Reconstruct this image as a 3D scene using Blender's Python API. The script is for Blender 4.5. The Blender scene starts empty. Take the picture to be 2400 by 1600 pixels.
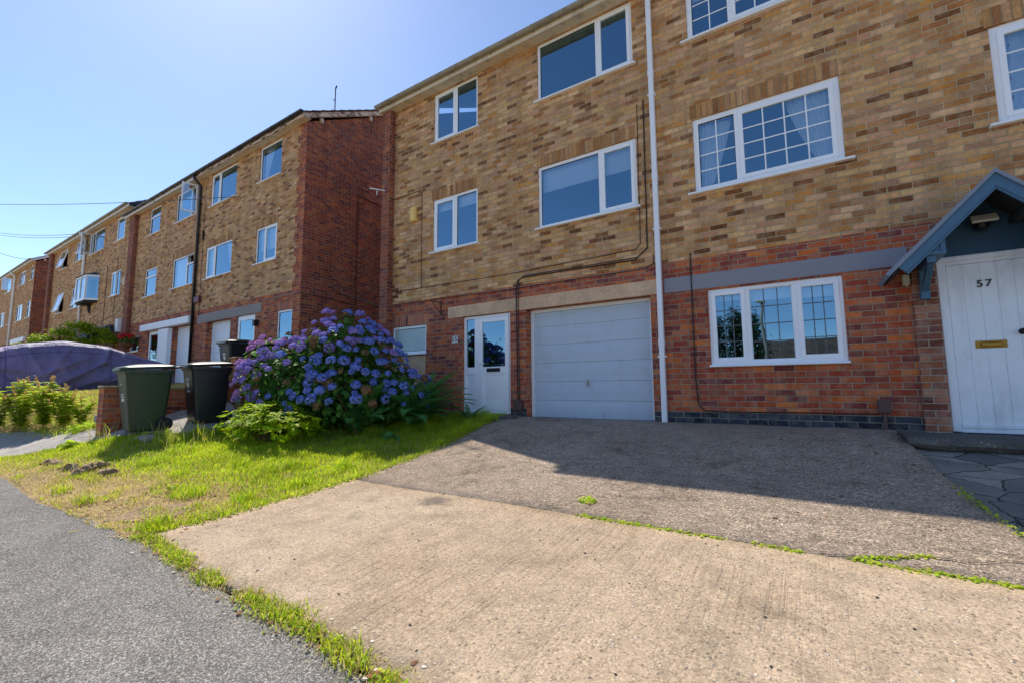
import bpy, math, random
import numpy as np
from mathutils import Matrix, Vector, noise as mnoise
R_ = math.radians
random.seed(7); rng = np.random.default_rng(7)
scene = bpy.context.scene
col = scene.collection

# ------------------------------------------------------------------ camera, world, sun, exposure
cam = bpy.data.objects.new('camera', bpy.data.cameras.new('camera'))
col.objects.link(cam)
cam.data.sensor_width = 36.0
cam.data.lens = 1050.62 * 36 / 2400
cam.data.clip_start = 0.05; cam.data.clip_end = 2000
yaw, pit, rol = R_(33.2232), R_(5.78649), R_(-0.41871)
fw = Vector((-math.sin(yaw) * math.cos(pit), math.cos(yaw) * math.cos(pit), math.sin(pit)))
ri = Vector((math.cos(yaw), math.sin(yaw), 0)); up = ri.cross(fw)
r2 = ri * math.cos(rol) + up * math.sin(rol); u2 = -ri * math.sin(rol) + up * math.cos(rol)
cam.matrix_world = Matrix(((r2.x, u2.x, -fw.x, 0), (r2.y, u2.y, -fw.y, -6.6), (r2.z, u2.z, -fw.z, 0), (0, 0, 0, 1)))
scene.camera = cam
SUN = Vector((-5.67, 2.1, 7.4)).normalized()
el = math.asin(SUN.z); az = math.atan2(SUN.x, SUN.y)
w = bpy.data.worlds.new('World'); scene.world = w; w.use_nodes = True
nt = w.node_tree; nt.nodes.clear()
sky = nt.nodes.new('ShaderNodeTexSky'); sky.sky_type = 'NISHITA'; sky.sun_disc = False
sky.sun_elevation = el; sky.sun_rotation = az; sky.altitude = 2600; sky.air_density = 1.0; sky.dust_density = 1.9; sky.ozone_density = 3.2
bg = nt.nodes.new('ShaderNodeBackground'); bg.inputs[1].default_value = 0.108
wo = nt.nodes.new('ShaderNodeOutputWorld')
nt.links.new(sky.outputs[0], bg.inputs[0]); nt.links.new(bg.outputs[0], wo.inputs[0])
sl = bpy.data.lights.new('sun', 'SUN'); sl.energy = 2.8; sl.angle = R_(0.5); sl.color = (1.0, 0.93, 0.82)
so = bpy.data.objects.new('sun', sl); col.objects.link(so)
so.rotation_euler = (-SUN).to_track_quat('-Z', 'Y').to_euler()
scene.view_settings.view_transform = 'Standard'; scene.view_settings.look = 'None'
scene.view_settings.exposure = 1.05; scene.view_settings.gamma = 1.0; scene.view_settings.use_curve_mapping = False

# ------------------------------------------------------------------ node helpers
def lin(c, k=1.0):
    f = lambda v: (v / 255 / 12.92 if v / 255 <= .04045 else ((v / 255 + .055) / 1.055) ** 2.4) * k
    return (f(c[0]), f(c[1]), f(c[2]), 1)
def nd(t, typ, ins=None, **pr):
    n = t.nodes.new('ShaderNode' + typ)
    for k, v in pr.items(): setattr(n, k, v)
    for k, v in (ins or {}).items():
        if isinstance(v, bpy.types.NodeSocket): t.links.new(v, n.inputs[k])
        else: n.inputs[k].default_value = v
    return n
def mt(t, op, a, b=0.0, c=0.0):
    return nd(t, 'Math', {0: a, 1: b, 2: c}, operation=op).outputs[0]
def mixc(t, f, a, b, mode='MIX'):
    n = nd(t, 'Mix', {0: f}, data_type='RGBA', blend_type=mode)
    for i, v in ((6, a), (7, b)):
        if isinstance(v, bpy.types.NodeSocket): t.links.new(v, n.inputs[i])
        else: n.inputs[i].default_value = v
    return n.outputs[2]
def ramp(t, f, stops, interp='LINEAR'):
    n = nd(t, 'ValToRGB', {0: f}); cr = n.color_ramp; cr.interpolation = interp
    while len(cr.elements) < len(stops): cr.elements.new(0.5)
    for e, (p, c) in zip(cr.elements, stops): e.position = p; e.color = c if len(c) == 4 else (*c, 1)
    return n.outputs[0]
def g(v): return (v, v, v, 1)
def new_mat(name):
    m = bpy.data.materials.new(name); m.use_nodes = True; t = m.node_tree; t.nodes.clear()
    return m, t
def finish(t, bs, ):
    o = t.nodes.new('ShaderNodeOutputMaterial'); t.links.new(bs.outputs[0], o.inputs[0])
def pos(t): return nd(t, 'NewGeometry').outputs['Position']
def noise(t, vec, scale, detail=4, rough=.55, out=0, dist=0.0):
    return nd(t, 'TexNoise', {'Vector': vec, 'Scale': scale, 'Detail': detail, 'Roughness': rough, 'Distortion': dist}).outputs[out]
def bump(t, h, dist, strength=1.0, nrm=None):
    d = {'Height': h, 'Distance': dist, 'Strength': strength}
    if nrm is not None: d['Normal'] = nrm
    return nd(t, 'Bump', d).outputs[0]
def scalev(t, v, s): return nd(t, 'VectorMath', {0: v, 1: s}, operation='MULTIPLY').outputs[0]
MATS = {}
def plain(name, c, rough=.5, metal=0.0, var=.12, vs=6.0, spec=.5, bmp=0.0, bs=60.0, coat=0.0, grime=None):
    """paint / plastic / metal with slight unevenness in tone and gloss"""
    m, t = new_mat(name); P = nd(t, 'TexCoord').outputs['Object']
    n = noise(t, P, vs, 5, .6)
    c2 = tuple(x * (1 - var) for x in c[:3]) + (1,); c3 = tuple(min(1, x * (1 + var)) for x in c[:3]) + (1,)
    cc = mixc(t, n, c2, c3)
    if grime:
        gm = ramp(t, noise(t, scalev(t, P, (2.2, 2.2, .7)), 2.3, 6, .7), [(.5, g(0)), (.78, g(.75))]); cc = mixc(t, gm, cc, grime)
    b = nd(t, 'BsdfPrincipled', {'Base Color': cc, 'Metallic': metal, 'Specular IOR Level': spec,
        'Roughness': ramp(t, n, [(0, g(max(.02, rough - .06))), (1, g(min(1, rough + .08)))]), 'Coat Weight': coat})
    if bmp: t.links.new(bump(t, noise(t, P, bs, 3), bmp), b.inputs['Normal'])
    finish(t, b); MATS[name] = m; return m

def brick_mat(name, pal, mortar, bw=.226, bh=.0755, soldier=False, stain=.35, seed=0.0, mw=.0105, gain=1.78, sat=1.08, hue=.484):
    m, t = new_mat(name)
    P = pos(t); ge = nd(t, 'NewGeometry')
    s = nd(t, 'SeparateXYZ', {0: P}); ns = nd(t, 'SeparateXYZ', {0: ge.outputs['True Normal']})
    side = mt(t, 'GREATER_THAN', mt(t, 'ABSOLUTE', ns.outputs[0]), .7)
    top = mt(t, 'GREATER_THAN', mt(t, 'ABSOLUTE', ns.outputs[2]), .7)
    wob = mt(t, 'MULTIPLY', mt(t, 'SUBTRACT', noise(t, P, 3.0, 2), .5), .012)
    wob2 = mt(t, 'MULTIPLY', mt(t, 'SUBTRACT', noise(t, P, 22.0, 2), .5), .006)
    u = mt(t, 'ADD', s.outputs[0], mt(t, 'MULTIPLY', side, mt(t, 'SUBTRACT', s.outputs[1], s.outputs[0])))
    v = mt(t, 'ADD', s.outputs[2], mt(t, 'MULTIPLY', top, mt(t, 'SUBTRACT', s.outputs[1], s.outputs[2])))
    u = mt(t, 'ADD', u, wob2); v = mt(t, 'ADD', v, mt(t, 'ADD', wob, wob2))
    if soldier: u, v = v, u; 
    uu = mt(t, 'DIVIDE', u, bw); vv = mt(t, 'DIVIDE', mt(t, 'ADD', v, .356), bh)
    row = mt(t, 'FLOOR', vv)
    if not soldier:
        odd = mt(t, 'MODULO', mt(t, 'ABSOLUTE', row), 2.0)
        uu = mt(t, 'ADD', uu, mt(t, 'ADD', mt(t, 'MULTIPLY', odd, .5), mt(t, 'MULTIPLY', mt(t, 'SINE', mt(t, 'MULTIPLY', row, 12.9)), .045)))
    else: uu = mt(t, 'MULTIPLY', uu, .0)
    colm = mt(t, 'FLOOR', uu)
    idv = nd(t, 'CombineXYZ', {0: colm, 1: row, 2: seed}).outputs[0]
    wn = nd(t, 'TexWhiteNoise', {'Vector': idv}, noise_dimensions='3D')
    wn2 = nd(t, 'TexWhiteNoise', {'Vector': nd(t, 'VectorMath', {0: idv, 1: (.37, 7.7, 3.1)}, operation='ADD').outputs[0]}, noise_dimensions='3D')
    fu = mt(t, 'MULTIPLY', mt(t, 'SUBTRACT', .5, mt(t, 'ABSOLUTE', mt(t, 'SUBTRACT', mt(t, 'FRACT', uu), .5))), bw)
    fv = mt(t, 'MULTIPLY', mt(t, 'SUBTRACT', .5, mt(t, 'ABSOLUTE', mt(t, 'SUBTRACT', mt(t, 'FRACT', vv), .5))), bh)
    d = fv if soldier else mt(t, 'MINIMUM', fu, fv)
    d = mt(t, 'ADD', d, mt(t, 'MULTIPLY', mt(t, 'SUBTRACT', noise(t, P, 55.0, 3), .5), .004))
    msk = nd(t, 'MapRange', {0: d, 1: mw * .5 - .0015, 2: mw * .5 + .0022}).outputs[0]
    n = len(pal)
    bc = ramp(t, wn.outputs[0], [(i / n, lin(c)) for i, c in enumerate(pal)], 'CONSTANT')
    tint = nd(t, 'HueSaturation', {'Color': bc, 'Hue': mt(t, 'ADD', hue, mt(t, 'MULTIPLY', wn2.outputs[0], .014)), 'Value': mt(t, 'ADD', .8, mt(t, 'MULTIPLY', wn2.outputs[0], .36)), 'Saturation': .98}).outputs[0]
    fine = noise(t, P, 95.0, 4, .7); mid = noise(t, P, 17.0, 4, .65)
    tint = mixc(t, .55, tint, ramp(t, fine, [(.25, g(.45)), (.75, g(1.35))]), 'MULTIPLY')
    tint = mixc(t, .7, tint, ramp(t, mid, [(.3, g(.66)), (.7, g(1.28))]), 'MULTIPLY'); tint = mixc(t, ramp(t, noise(t, P, 9.0, 3, .6), [(.45, g(0)), (.75, g(.55))]), tint, lin([x * .86 for x in mortar]))
    mo = mixc(t, .5, lin(mortar), ramp(t, fine, [(.3, g(.5)), (.7, g(1.3))]), 'MULTIPLY')
    mo = mixc(t, ramp(t, noise(t, P, 1.1, 4), [(.35, g(0)), (.7, g(.7))]), mo, lin([x * .72 for x in mortar]))
    c = mixc(t, msk, mo, tint)
    big = noise(t, P, .55, 5, .6)
    c = mixc(t, stain, c, ramp(t, big, [(.3, g(.58)), (.5, g(1.0)), (.72, g(1.18))]), 'MULTIPLY')
    stk = ramp(t, noise(t, scalev(t, P, (2.6, 2.6, .32)), 1.6, 5, .65), [(.40, g(.70)), (.55, g(1.0)), (.75, g(1.12))]); c = mixc(t, .55, c, stk, 'MULTIPLY')
    sp = ramp(t, noise(t, P, 38.0, 2), [(.76, g(0)), (.79, g(.4))]); c = mixc(t, sp, c, lin((190, 180, 165)))
    c = nd(t, 'HueSaturation', {'Color': c, 'Saturation': sat, 'Value': gain}).outputs[0]
    b = nd(t, 'BsdfPrincipled', {'Base Color': c, 'Roughness': .88, 'Specular IOR Level': .25})
    hgt = mt(t, 'ADD', mt(t, 'MULTIPLY', msk, .8), mt(t, 'ADD', mt(t, 'MULTIPLY', fine, .25), mt(t, 'MULTIPLY', mid, .3)))
    t.links.new(bump(t, hgt, .011, 1.0), b.inputs['Normal'])
    finish(t, b); MATS[name] = m; return m

BUFF = [(172, 134, 92), (166, 128, 84), (178, 144, 104), (144, 104, 64), (174, 134, 100), (158, 114, 66), (104, 70, 42), (168, 134, 92), (182, 148, 112), (156, 120, 78), (164, 122, 72), (154, 122, 90), (172, 140, 96), (122, 84, 50), (176, 140, 104), (162, 126, 84)]
brick_mat('buff_brick', BUFF, (174, 152, 122), mw=.0115)
RED = [(154, 78, 60), (140, 66, 54), (164, 82, 56), (122, 60, 54), (148, 72, 56), (158, 90, 68), (110, 56, 54), (168, 90, 62), (138, 72, 62)]
brick_mat('red_brick', RED, (158, 136, 116), seed=3.0, gain=1.72, sat=1.08, hue=.499)
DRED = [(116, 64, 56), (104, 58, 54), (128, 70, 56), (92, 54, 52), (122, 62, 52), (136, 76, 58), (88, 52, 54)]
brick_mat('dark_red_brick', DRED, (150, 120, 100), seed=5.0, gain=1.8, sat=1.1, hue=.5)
brick_mat('pilaster_brick', [(128, 82, 66), (110, 66, 54), (142, 94, 76), (94, 54, 46), (134, 84, 62), (120, 78, 70)], (168, 152, 136), seed=9.0, hue=.494)
brick_mat('soldier_buff', [(170, 132, 92), (164, 126, 86), (176, 140, 102), (152, 112, 72), (160, 122, 80), (140, 100, 62)], (150, 128, 98), bw=.226, bh=.0755, soldier=True, seed=11.0, gain=1.6)
brick_mat('soldier_red', RED, (160, 140, 122), soldier=True, seed=12.0, hue=.503, sat=1.0)
brick_mat('blue_brick', [(62, 70, 88), (48, 54, 72), (72, 76, 90), (40, 46, 60)], (165, 160, 140), seed=4.0, stain=.2, gain=.95, sat=.8, hue=.5)

def concrete_mat(name, c1, c2, agg=55.0, rough=.9, groove=0.0, dark=.3, cracks=0.0, chips=.4, bmp=.012, stripe=0.0, stain=None, pit=0.0, ps=48.0):
    m, t = new_mat(name); P = pos(t)
    big = noise(t, P, .7, 6, .62); md = noise(t, P, 5.0, 6, .68); fi = noise(t, P, 130.0, 3, .7)
    Pw = nd(t, 'VectorMath', {0: P, 1: scalev(t, noise(t, P, 40.0, 2, .5, 1), (.012,) * 3)}, operation='ADD').outputs[0]
    vo = nd(t, 'TexVoronoi', {'Vector': Pw, 'Scale': agg, 'Randomness': 1.0}, feature='F1')
    vo2 = nd(t, 'TexVoronoi', {'Vector': Pw, 'Scale': agg * 2.3, 'Randomness': 1.0}, feature='F1')
    cid = nd(t, 'SeparateColor', {0: vo.outputs['Color']}).outputs; cid2 = nd(t, 'SeparateColor', {0: vo2.outputs['Color']}).outputs
    c = mixc(t, ramp(t, big, [(.3, g(0)), (.7, g(1))]), lin(c1), lin(c2))
    c = mixc(t, .7, c, ramp(t, md, [(.28, g(.62)), (.5, g(1.0)), (.75, g(1.28))]), 'MULTIPLY')
    c = mixc(t, .8, c, ramp(t, cid2[0], [(0, g(.55)), (.3, g(.9)), (.75, g(1.06)), (1, g(1.4))]), 'MULTIPLY')
    # light aggregate stones
    st = mt(t, 'MULTIPLY', mt(t, 'GREATER_THAN', cid[1], 1 - chips * .45), ramp(t, vo.outputs['Distance'], [(.28, g(1)), (.42, g(0))]))
    c = mixc(t, mt(t, 'MULTIPLY', st, .7), c, ramp(t, cid[2], [(0, lin((206, 190, 168))), (.5, lin((150, 128, 104))), (1, lin((228, 218, 204)))]))
    dk = mt(t, 'MULTIPLY', mt(t, 'GREATER_THAN', cid[0], .9), ramp(t, vo.outputs['Distance'], [(.2, g(1)), (.4, g(0))]))
    c = mixc(t, mt(t, 'MULTIPLY', dk, .6), c, lin((62, 54, 48)))
    if dark: c = mixc(t, mt(t, 'MULTIPLY', ramp(t, noise(t, P, 1.3, 7, .7, dist=.6), [(.56, g(0)), (.72, g(1))]), dark), c, lin((72, 64, 58)))
    h = mt(t, 'ADD', mt(t, 'MULTIPLY', fi, .25), mt(t, 'ADD', mt(t, 'MULTIPLY', md, .55), mt(t, 'MULTIPLY', st, .25)))
    if pit:
        pt_ = ramp(t, noise(t, P, ps, 4, .72, dist=.5), [(.40, g(1)), (.52, g(0))]); h = mt(t, 'SUBTRACT', h, mt(t, 'MULTIPLY', pt_, pit))
        c = mixc(t, mt(t, 'MULTIPLY', pt_, .3), c, lin((84, 72, 62)))
    if stain:
        dd = nd(t, 'VectorMath', {0: nd(t, 'VectorMath', {0: P, 1: (stain[0], stain[1], -1.01)}, operation='SUBTRACT').outputs[0]}, operation='LENGTH').outputs['Value']
        dd = mt(t, 'ADD', dd, mt(t, 'MULTIPLY', mt(t, 'SUBTRACT', noise(t, P, 9.0, 4), .5), .16)); c = mixc(t, ramp(t, mt(t, 'DIVIDE', dd, stain[2]), [(.45, g(.62)), (1.0, g(0))]), c, lin((70, 66, 64)))
    h = mt(t, 'SUBTRACT', h, mt(t, 'MULTIPLY', cid2[1], .3))
    if groove:
        sx = nd(t, 'SeparateXYZ', {0: P}).outputs
        gx = mt(t, 'ADD', sx[0], mt(t, 'MULTIPLY', noise(t, scalev(t, P, (1, .25, 1)), 2.2, 3), .10))
        wv = noise(t, nd(t, 'CombineXYZ', {0: mt(t, 'MULTIPLY', gx, 34.0), 1: mt(t, 'MULTIPLY', sx[1], .9)}).outputs[0], 1.0, 3, .6)
        gm = ramp(t, noise(t, P, .7, 4), [(.42, g(.05)), (.66, g(1))])
        gr = mt(t, 'MULTIPLY', ramp(t, wv, [(.34, g(0)), (.5, g(1))]), 1.0)
        h = mt(t, 'ADD', h, mt(t, 'MULTIPLY', mt(t, 'MULTIPLY', gr, gm), groove))
        c = mixc(t, mt(t, 'MULTIPLY', mt(t, 'MULTIPLY', mt(t, 'SUBTRACT', 1.0, gr), gm), .16), c, lin((96, 80, 64)))
    if stripe:
        wv = noise(t, scalev(t, P, (3.2, 17.0, 3.0)), 2.2, 5, .7)
        sm = ramp(t, wv, [(.44, g(1)), (.54, g(0))]); h = mt(t, 'SUBTRACT', h, mt(t, 'MULTIPLY', sm, stripe))
        c = mixc(t, mt(t, 'MULTIPLY', sm, .16), c, lin((84, 70, 60)))
    if cracks:
        pw = nd(t, 'VectorMath', {0: P, 1: scalev(t, noise(t, P, 2.2, 5, .7, 1), (.9,) * 3)}, operation='ADD').outputs[0]
        ve = nd(t, 'TexVoronoi', {'Vector': pw, 'Scale': .62}, feature='DISTANCE_TO_EDGE').outputs['Distance']
        ck = mt(t, 'MULTIPLY', ramp(t, ve, [(.004, g(1)), (.014, g(0))]), ramp(t, noise(t, P, .9, 2), [(.46, g(0)), (.56, g(1))]))
        c = mixc(t, mt(t, 'MULTIPLY', ck, cracks), c, lin((50, 42, 36))); h = mt(t, 'SUBTRACT', h, mt(t, 'MULTIPLY', ck, .8))
    b = nd(t, 'BsdfPrincipled', {'Base Color': c, 'Roughness': rough, 'Specular IOR Level': .3})
    t.links.new(bump(t, h, bmp), b.inputs['Normal']); finish(t, b); MATS[name] = m; return m
concrete_mat('slab_concrete', (193, 172, 147), (175, 152, 126), agg=46, groove=.28, dark=.34, chips=.5, bmp=.013, stain=(-2.88, -3.5, .17))
concrete_mat('old_concrete', (222, 198, 172), (200, 176, 152), agg=36, dark=.6, cracks=.3, chips=.55, bmp=.013, stripe=.35, pit=.7, ps=70.0)
concrete_mat('asphalt', (180, 174, 166), (160, 155, 149), agg=62, dark=.15, chips=.75, bmp=.017, cracks=0, pit=.5, ps=95.0)
concrete_mat('path_concrete', (188, 180, 170), (168, 160, 152), agg=50, dark=.35, cracks=.4, chips=.3)
concrete_mat('step_concrete', (120, 116, 108), (92, 88, 82), agg=50, dark=.7, chips=.35, bmp=.02)
concrete_mat('render_lintel', (226, 192, 156), (214, 178, 142), agg=80, dark=.25, chips=.15, bmp=.003)
concrete_mat('soil', (150, 124, 84), (186, 162, 112), agg=30, dark=.3, chips=.3, bmp=.03)
concrete_mat('soil_dark', (58, 50, 42), (46, 40, 34), agg=40, dark=.4, chips=.1, bmp=.02)
concrete_mat('root_bark', (182, 156, 122), (146, 122, 96), agg=24, dark=.5, chips=.1, bmp=.03)

def flag_mat():
    m, t = new_mat('crazy_paving'); P = pos(t)
    pw = nd(t, 'VectorMath', {0: P, 1: scalev(t, noise(t, P, 3.4, 5, .7, 1), (.16,) * 3)}, operation='ADD').outputs[0]
    v = nd(t, 'TexVoronoi', {'Vector': scalev(t, pw, (1, 1.5, 0)), 'Scale': 2.3}, feature='DISTANCE_TO_EDGE').outputs['Distance']
    vc = nd(t, 'TexVoronoi', {'Vector': scalev(t, pw, (1, 1.5, 0)), 'Scale': 2.3}).outputs['Color']
    k = ramp(t, v, [(.004, g(0)), (.016, g(1))])
    c = mixc(t, nd(t, 'SeparateColor', {0: vc}).outputs[0], lin((104, 106, 100)), lin((160, 152, 138))); c = mixc(t, .6, c, ramp(t, noise(t, P, 6, 5), [(.3, g(.7)), (.7, g(1.25))]), 'MULTIPLY')
    c = mixc(t, .6, c, ramp(t, noise(t, P, 60, 4, .7), [(.3, g(.6)), (.7, g(1.25))]), 'MULTIPLY')
    c = mixc(t, k, lin((56, 54, 46)), c)
    b = nd(t, 'BsdfPrincipled', {'Base Color': c, 'Roughness': .85})
    t.links.new(bump(t, mt(t, 'ADD', k, mt(t, 'MULTIPLY', noise(t, P, 30, 5), .4)), .015), b.inputs['Normal']); finish(t, b); MATS['crazy_paving'] = m
flag_mat()

def leaf_mat(name, a, b_, tr=.35, rough=.5, sc=9.0, spec=.4):
    m, t = new_mat(name); P = pos(t)
    ri_ = nd(t, 'NewGeometry').outputs['Random Per Island']
    c = mixc(t, ri_, lin(a), lin(b_)); c = mixc(t, .5, c, ramp(t, noise(t, P, sc, 3), [(.3, g(.65)), (.7, g(1.3))]), 'MULTIPLY')
    p = nd(t, 'BsdfPrincipled', {'Base Color': c, 'Roughness': rough, 'Specular IOR Level': spec})
    tl = nd(t, 'BsdfTranslucent', {'Color': mixc(t, .5, c, (1.0, .95, .25, 1), 'MULTIPLY') if tr < .0 else c})
    ms = nd(t, 'MixShader', {0: tr, 1: p.outputs[0], 2: tl.outputs[0]}); finish(t, ms); MATS[name] = m; return m
leaf_mat('grass_fresh', (192, 214, 40), (222, 228, 62), tr=.6, sc=2.0, rough=.6, spec=.15)
leaf_mat('grass_green', (142, 184, 40), (178, 204, 52), tr=.6, sc=2.0, rough=.6, spec=.15)
leaf_mat('grass_dry', (206, 186, 116), (222, 200, 132), tr=.5, sc=2.0)
leaf_mat('leaf_hydrangea', (58, 104, 42), (104, 150, 56), tr=.4, spec=.2)
leaf_mat('leaf_shrub', (120, 172, 26), (206, 214, 34), tr=.55, rough=.5, spec=.1)
leaf_mat('leaf_fern', (70, 128, 66), (110, 164, 84), tr=.35, spec=.15)
leaf_mat('leaf_weed', (164, 204, 56), (220, 226, 76), tr=.55, spec=.1)
leaf_mat('leaf_seed', (206, 176, 96), (216, 176, 110), tr=.4)
leaf_mat('leaf_maple', (104, 152, 40), (196, 204, 44), tr=.5, spec=.15)
leaf_mat('leaf_conifer', (34, 66, 40), (54, 88, 48), tr=.15)
leaf_mat('leaf_tree', (52, 84, 36), (84, 112, 48), tr=.3)
leaf_mat('petal_blue', (112, 136, 214), (140, 156, 226), tr=.25, rough=.8)
leaf_mat('petal_violet', (156, 138, 210), (176, 152, 220), tr=.25, rough=.8)
leaf_mat('petal_pink', (202, 148, 208), (216, 164, 216), tr=.25, rough=.8)
leaf_mat('petal_brown', (152, 122, 84), (124, 96, 64), tr=.2, rough=.9)
leaf_mat('petal_red', (206, 24, 30), (226, 40, 44), tr=.25, rough=.7)
leaf_mat('petal_white', (232, 228, 218), (244, 240, 230), tr=.2, rough=.7)
leaf_mat('dead_leaf', (150, 92, 48), (112, 74, 46), tr=.2, rough=.7)
plain('stem', lin((96, 84, 52)), .8)
plain('upvc', lin((246, 248, 250)), .32, var=.03, vs=3)
plain('upvc_dull', lin((222, 222, 218)), .45, var=.05)
plain('white_paint', lin((240, 242, 243)), .5, var=.04, vs=2)
plain('timber_cream', lin((222, 208, 182)), .6, var=.08, grime=lin((120, 96, 70)))
plain('gutter_grey', lin((158, 152, 134)), .6, var=.2, grime=lin((78, 72, 60)))
plain('black_pvc', lin((26, 28, 32)), .35, var=.2)
plain('black_rubber', lin((20, 20, 22)), .7)
plain('garage_paint', lin((190, 204, 216)), .42, var=.05, vs=1.6, bmp=.012, bs=2.2, grime=lin((176, 188, 198)))
plain('garage_white', lin((242, 244, 246)), .5, var=.04)
plain('grey_lintel', lin((142, 142, 148)), .7, var=.06, bmp=.002)
plain('stone_lintel', lin((150, 142, 136)), .85, var=.1, bmp=.003)
plain('teal_paint', lin((68, 106, 134)), .42, var=.1, vs=8, grime=lin((58, 84, 104)))
plain('teal_panel', lin((36, 78, 104)), .55, var=.1)
plain('dark_felt', lin((44, 48, 54)), .85)
plain('roof_felt', lin((128, 140, 156)), .75, var=.2, vs=25)
plain('door_white', lin((236, 243, 247)), .45, var=.05, vs=4, bmp=.002, bs=14, grime=lin((196, 204, 206)))
plain('brass', lin((168, 132, 62)), .35, metal=.9, var=.3, vs=30)
plain('dark_metal', lin((44, 38, 34)), .45, metal=.6)
plain('steel', lin((170, 170, 172)), .35, metal=.8)
plain('rust', lin((92, 52, 40)), .8, var=.3, vs=30)
plain('cable_black', lin((46, 40, 38)), .6)
plain('cable_brown', lin((92, 62, 48)), .6)
plain('cable_grey', lin((150, 140, 132)), .6)
plain('alarm_yellow', lin((250, 200, 108)), .45)
plain('meter_brown', lin((92, 66, 62)), .5)
plain('sensor_beige', lin((206, 204, 186)), .5)
plain('terracotta', lin((150, 78, 50)), .85)
plain('tile_white', lin((232, 232, 226)), .25, var=.03)
plain('digit_navy', lin((24, 30, 72)), .3)
plain('digit_dark', lin((66, 58, 50)), .4, metal=.3)
plain('blind_white', lin((228, 232, 232)), .8, var=.03)
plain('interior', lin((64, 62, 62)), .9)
plain('bin_green', lin((38, 58, 36)), .38, var=.12, vs=5, grime=lin((60, 72, 48)))
plain('bin_black', lin((22, 25, 29)), .36, var=.15, vs=5)
plain('sticker_white', lin((214, 218, 216)), .5)
plain('red_paint', lin((110, 22, 26)), .3, coat=.5)
plain('navy_paint', lin((28, 34, 56)), .25, coat=.8)
plain('dark_glass', lin((20, 24, 28)), .05)
plain('tyre', lin((26, 26, 27)), .85)
plain('pole_grey', lin((128, 124, 114)), .6)
plain('white_stone', lin((206, 198, 184)), .8, var=.15)
plain('lead_strip', lin((96, 100, 104)), .5, metal=.4)
plain('burgundy', lin((98, 30, 40)), .5)
plain('slate', lin((52, 58, 68)), .7, var=.25, vs=20, bmp=.01, bs=20)

def curtain_mat():
    m, t = new_mat('net_curtain'); P = nd(t, 'TexCoord').outputs['Object']
    v = nd(t, 'TexVoronoi', {'Vector': P, 'Scale': 5.2, 'Randomness': .7})
    sp = mt(t, 'MULTIPLY', ramp(t, v.outputs['Distance'], [(.26, g(1)), (.33, g(0))]), mt(t, 'GREATER_THAN', nd(t, 'SeparateColor', {0: v.outputs['Color']}).outputs[0], .55))
    c = mixc(t, sp, lin((246, 247, 248)), lin((186, 84, 136)))
    p = nd(t, 'BsdfPrincipled', {'Base Color': c, 'Roughness': .9}); tl = nd(t, 'BsdfTranslucent', {'Color': c})
    finish(t, nd(t, 'MixShader', {0: .12, 1: p.outputs[0], 2: tl.outputs[0]})); MATS['net_curtain'] = m
curtain_mat()
def glass_mat(name, refl=.5, tint=(.62, .74, .8), rough=.0, gcol=(.9, .96, 1)):
    m, t = new_mat(name); P = pos(t)
    lw = nd(t, 'LayerWeight', {'Blend': .35}).outputs['Fresnel']
    gl = nd(t, 'BsdfGlossy', {'Color': mixc(t, ramp(t, lw, [(.12, g(0)), (.5, g(1))]), (*gcol, 1), (.93, .97, 1, 1)), 'Roughness': rough})
    t.links.new(bump(t, noise(t, P, 1.6, 1), .012, .25), gl.inputs['Normal'])
    tr = nd(t, 'BsdfTransparent', {'Color': (*tint, 1)})
    f = mt(t, 'MINIMUM', 1.0, mt(t, 'ADD', refl, mt(t, 'MULTIPLY', lw, .6)))
    finish(t, nd(t, 'MixShader', {0: f, 1: tr.outputs[0], 2: gl.outputs[0]})); MATS[name] = m
glass_mat('window_glass', .31, tint=(.86, .93, .97), gcol=(.48, .80, 1.0))
def frost_mat():
    m, t = new_mat('frosted_glass'); P = pos(t)
    b = nd(t, 'BsdfPrincipled', {'Base Color': mixc(t, noise(t, P, 2.0, 2), lin((150, 178, 178)), lin((190, 208, 204))), 'Roughness': .22, 'Specular IOR Level': .8, 'Coat Weight': .4})
    t.links.new(bump(t, nd(t, 'TexVoronoi', {'Vector': P, 'Scale': 90.0}).outputs['Distance'], .004), b.inputs['Normal']); finish(t, b); MATS['frosted_glass'] = m
frost_mat()
def roof_mat():
    m, t = new_mat('roof_tile'); P = pos(t)
    s = nd(t, 'SeparateXYZ', {0: P}).outputs
    wn = nd(t, 'TexWhiteNoise', {'Vector': nd(t, 'CombineXYZ', {0: mt(t, 'FLOOR', mt(t, 'DIVIDE', s[0], .3)), 1: mt(t, 'FLOOR', mt(t, 'DIVIDE', s[1], .29))}).outputs[0]}).outputs[0]
    c = mixc(t, wn, lin((70, 54, 48)), lin((104, 80, 66))); c = mixc(t, .6, c, ramp(t, noise(t, P, 12, 6, .7), [(.3, g(.5)), (.7, g(1.3))]), 'MULTIPLY')
    fx = mt(t, 'ABSOLUTE', mt(t, 'SUBTRACT', mt(t, 'FRACT', mt(t, 'DIVIDE', s[0], .3)), .5))
    b = nd(t, 'BsdfPrincipled', {'Base Color': c, 'Roughness': .85})
    t.links.new(bump(t, mt(t, 'ADD', ramp(t, fx, [(.4, g(1)), (.5, g(0))]), mt(t, 'MULTIPLY', noise(t, P, 40, 3), .2)), .02), b.inputs['Normal']); finish(t, b); MATS['roof_tile'] = m
roof_mat()
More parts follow.
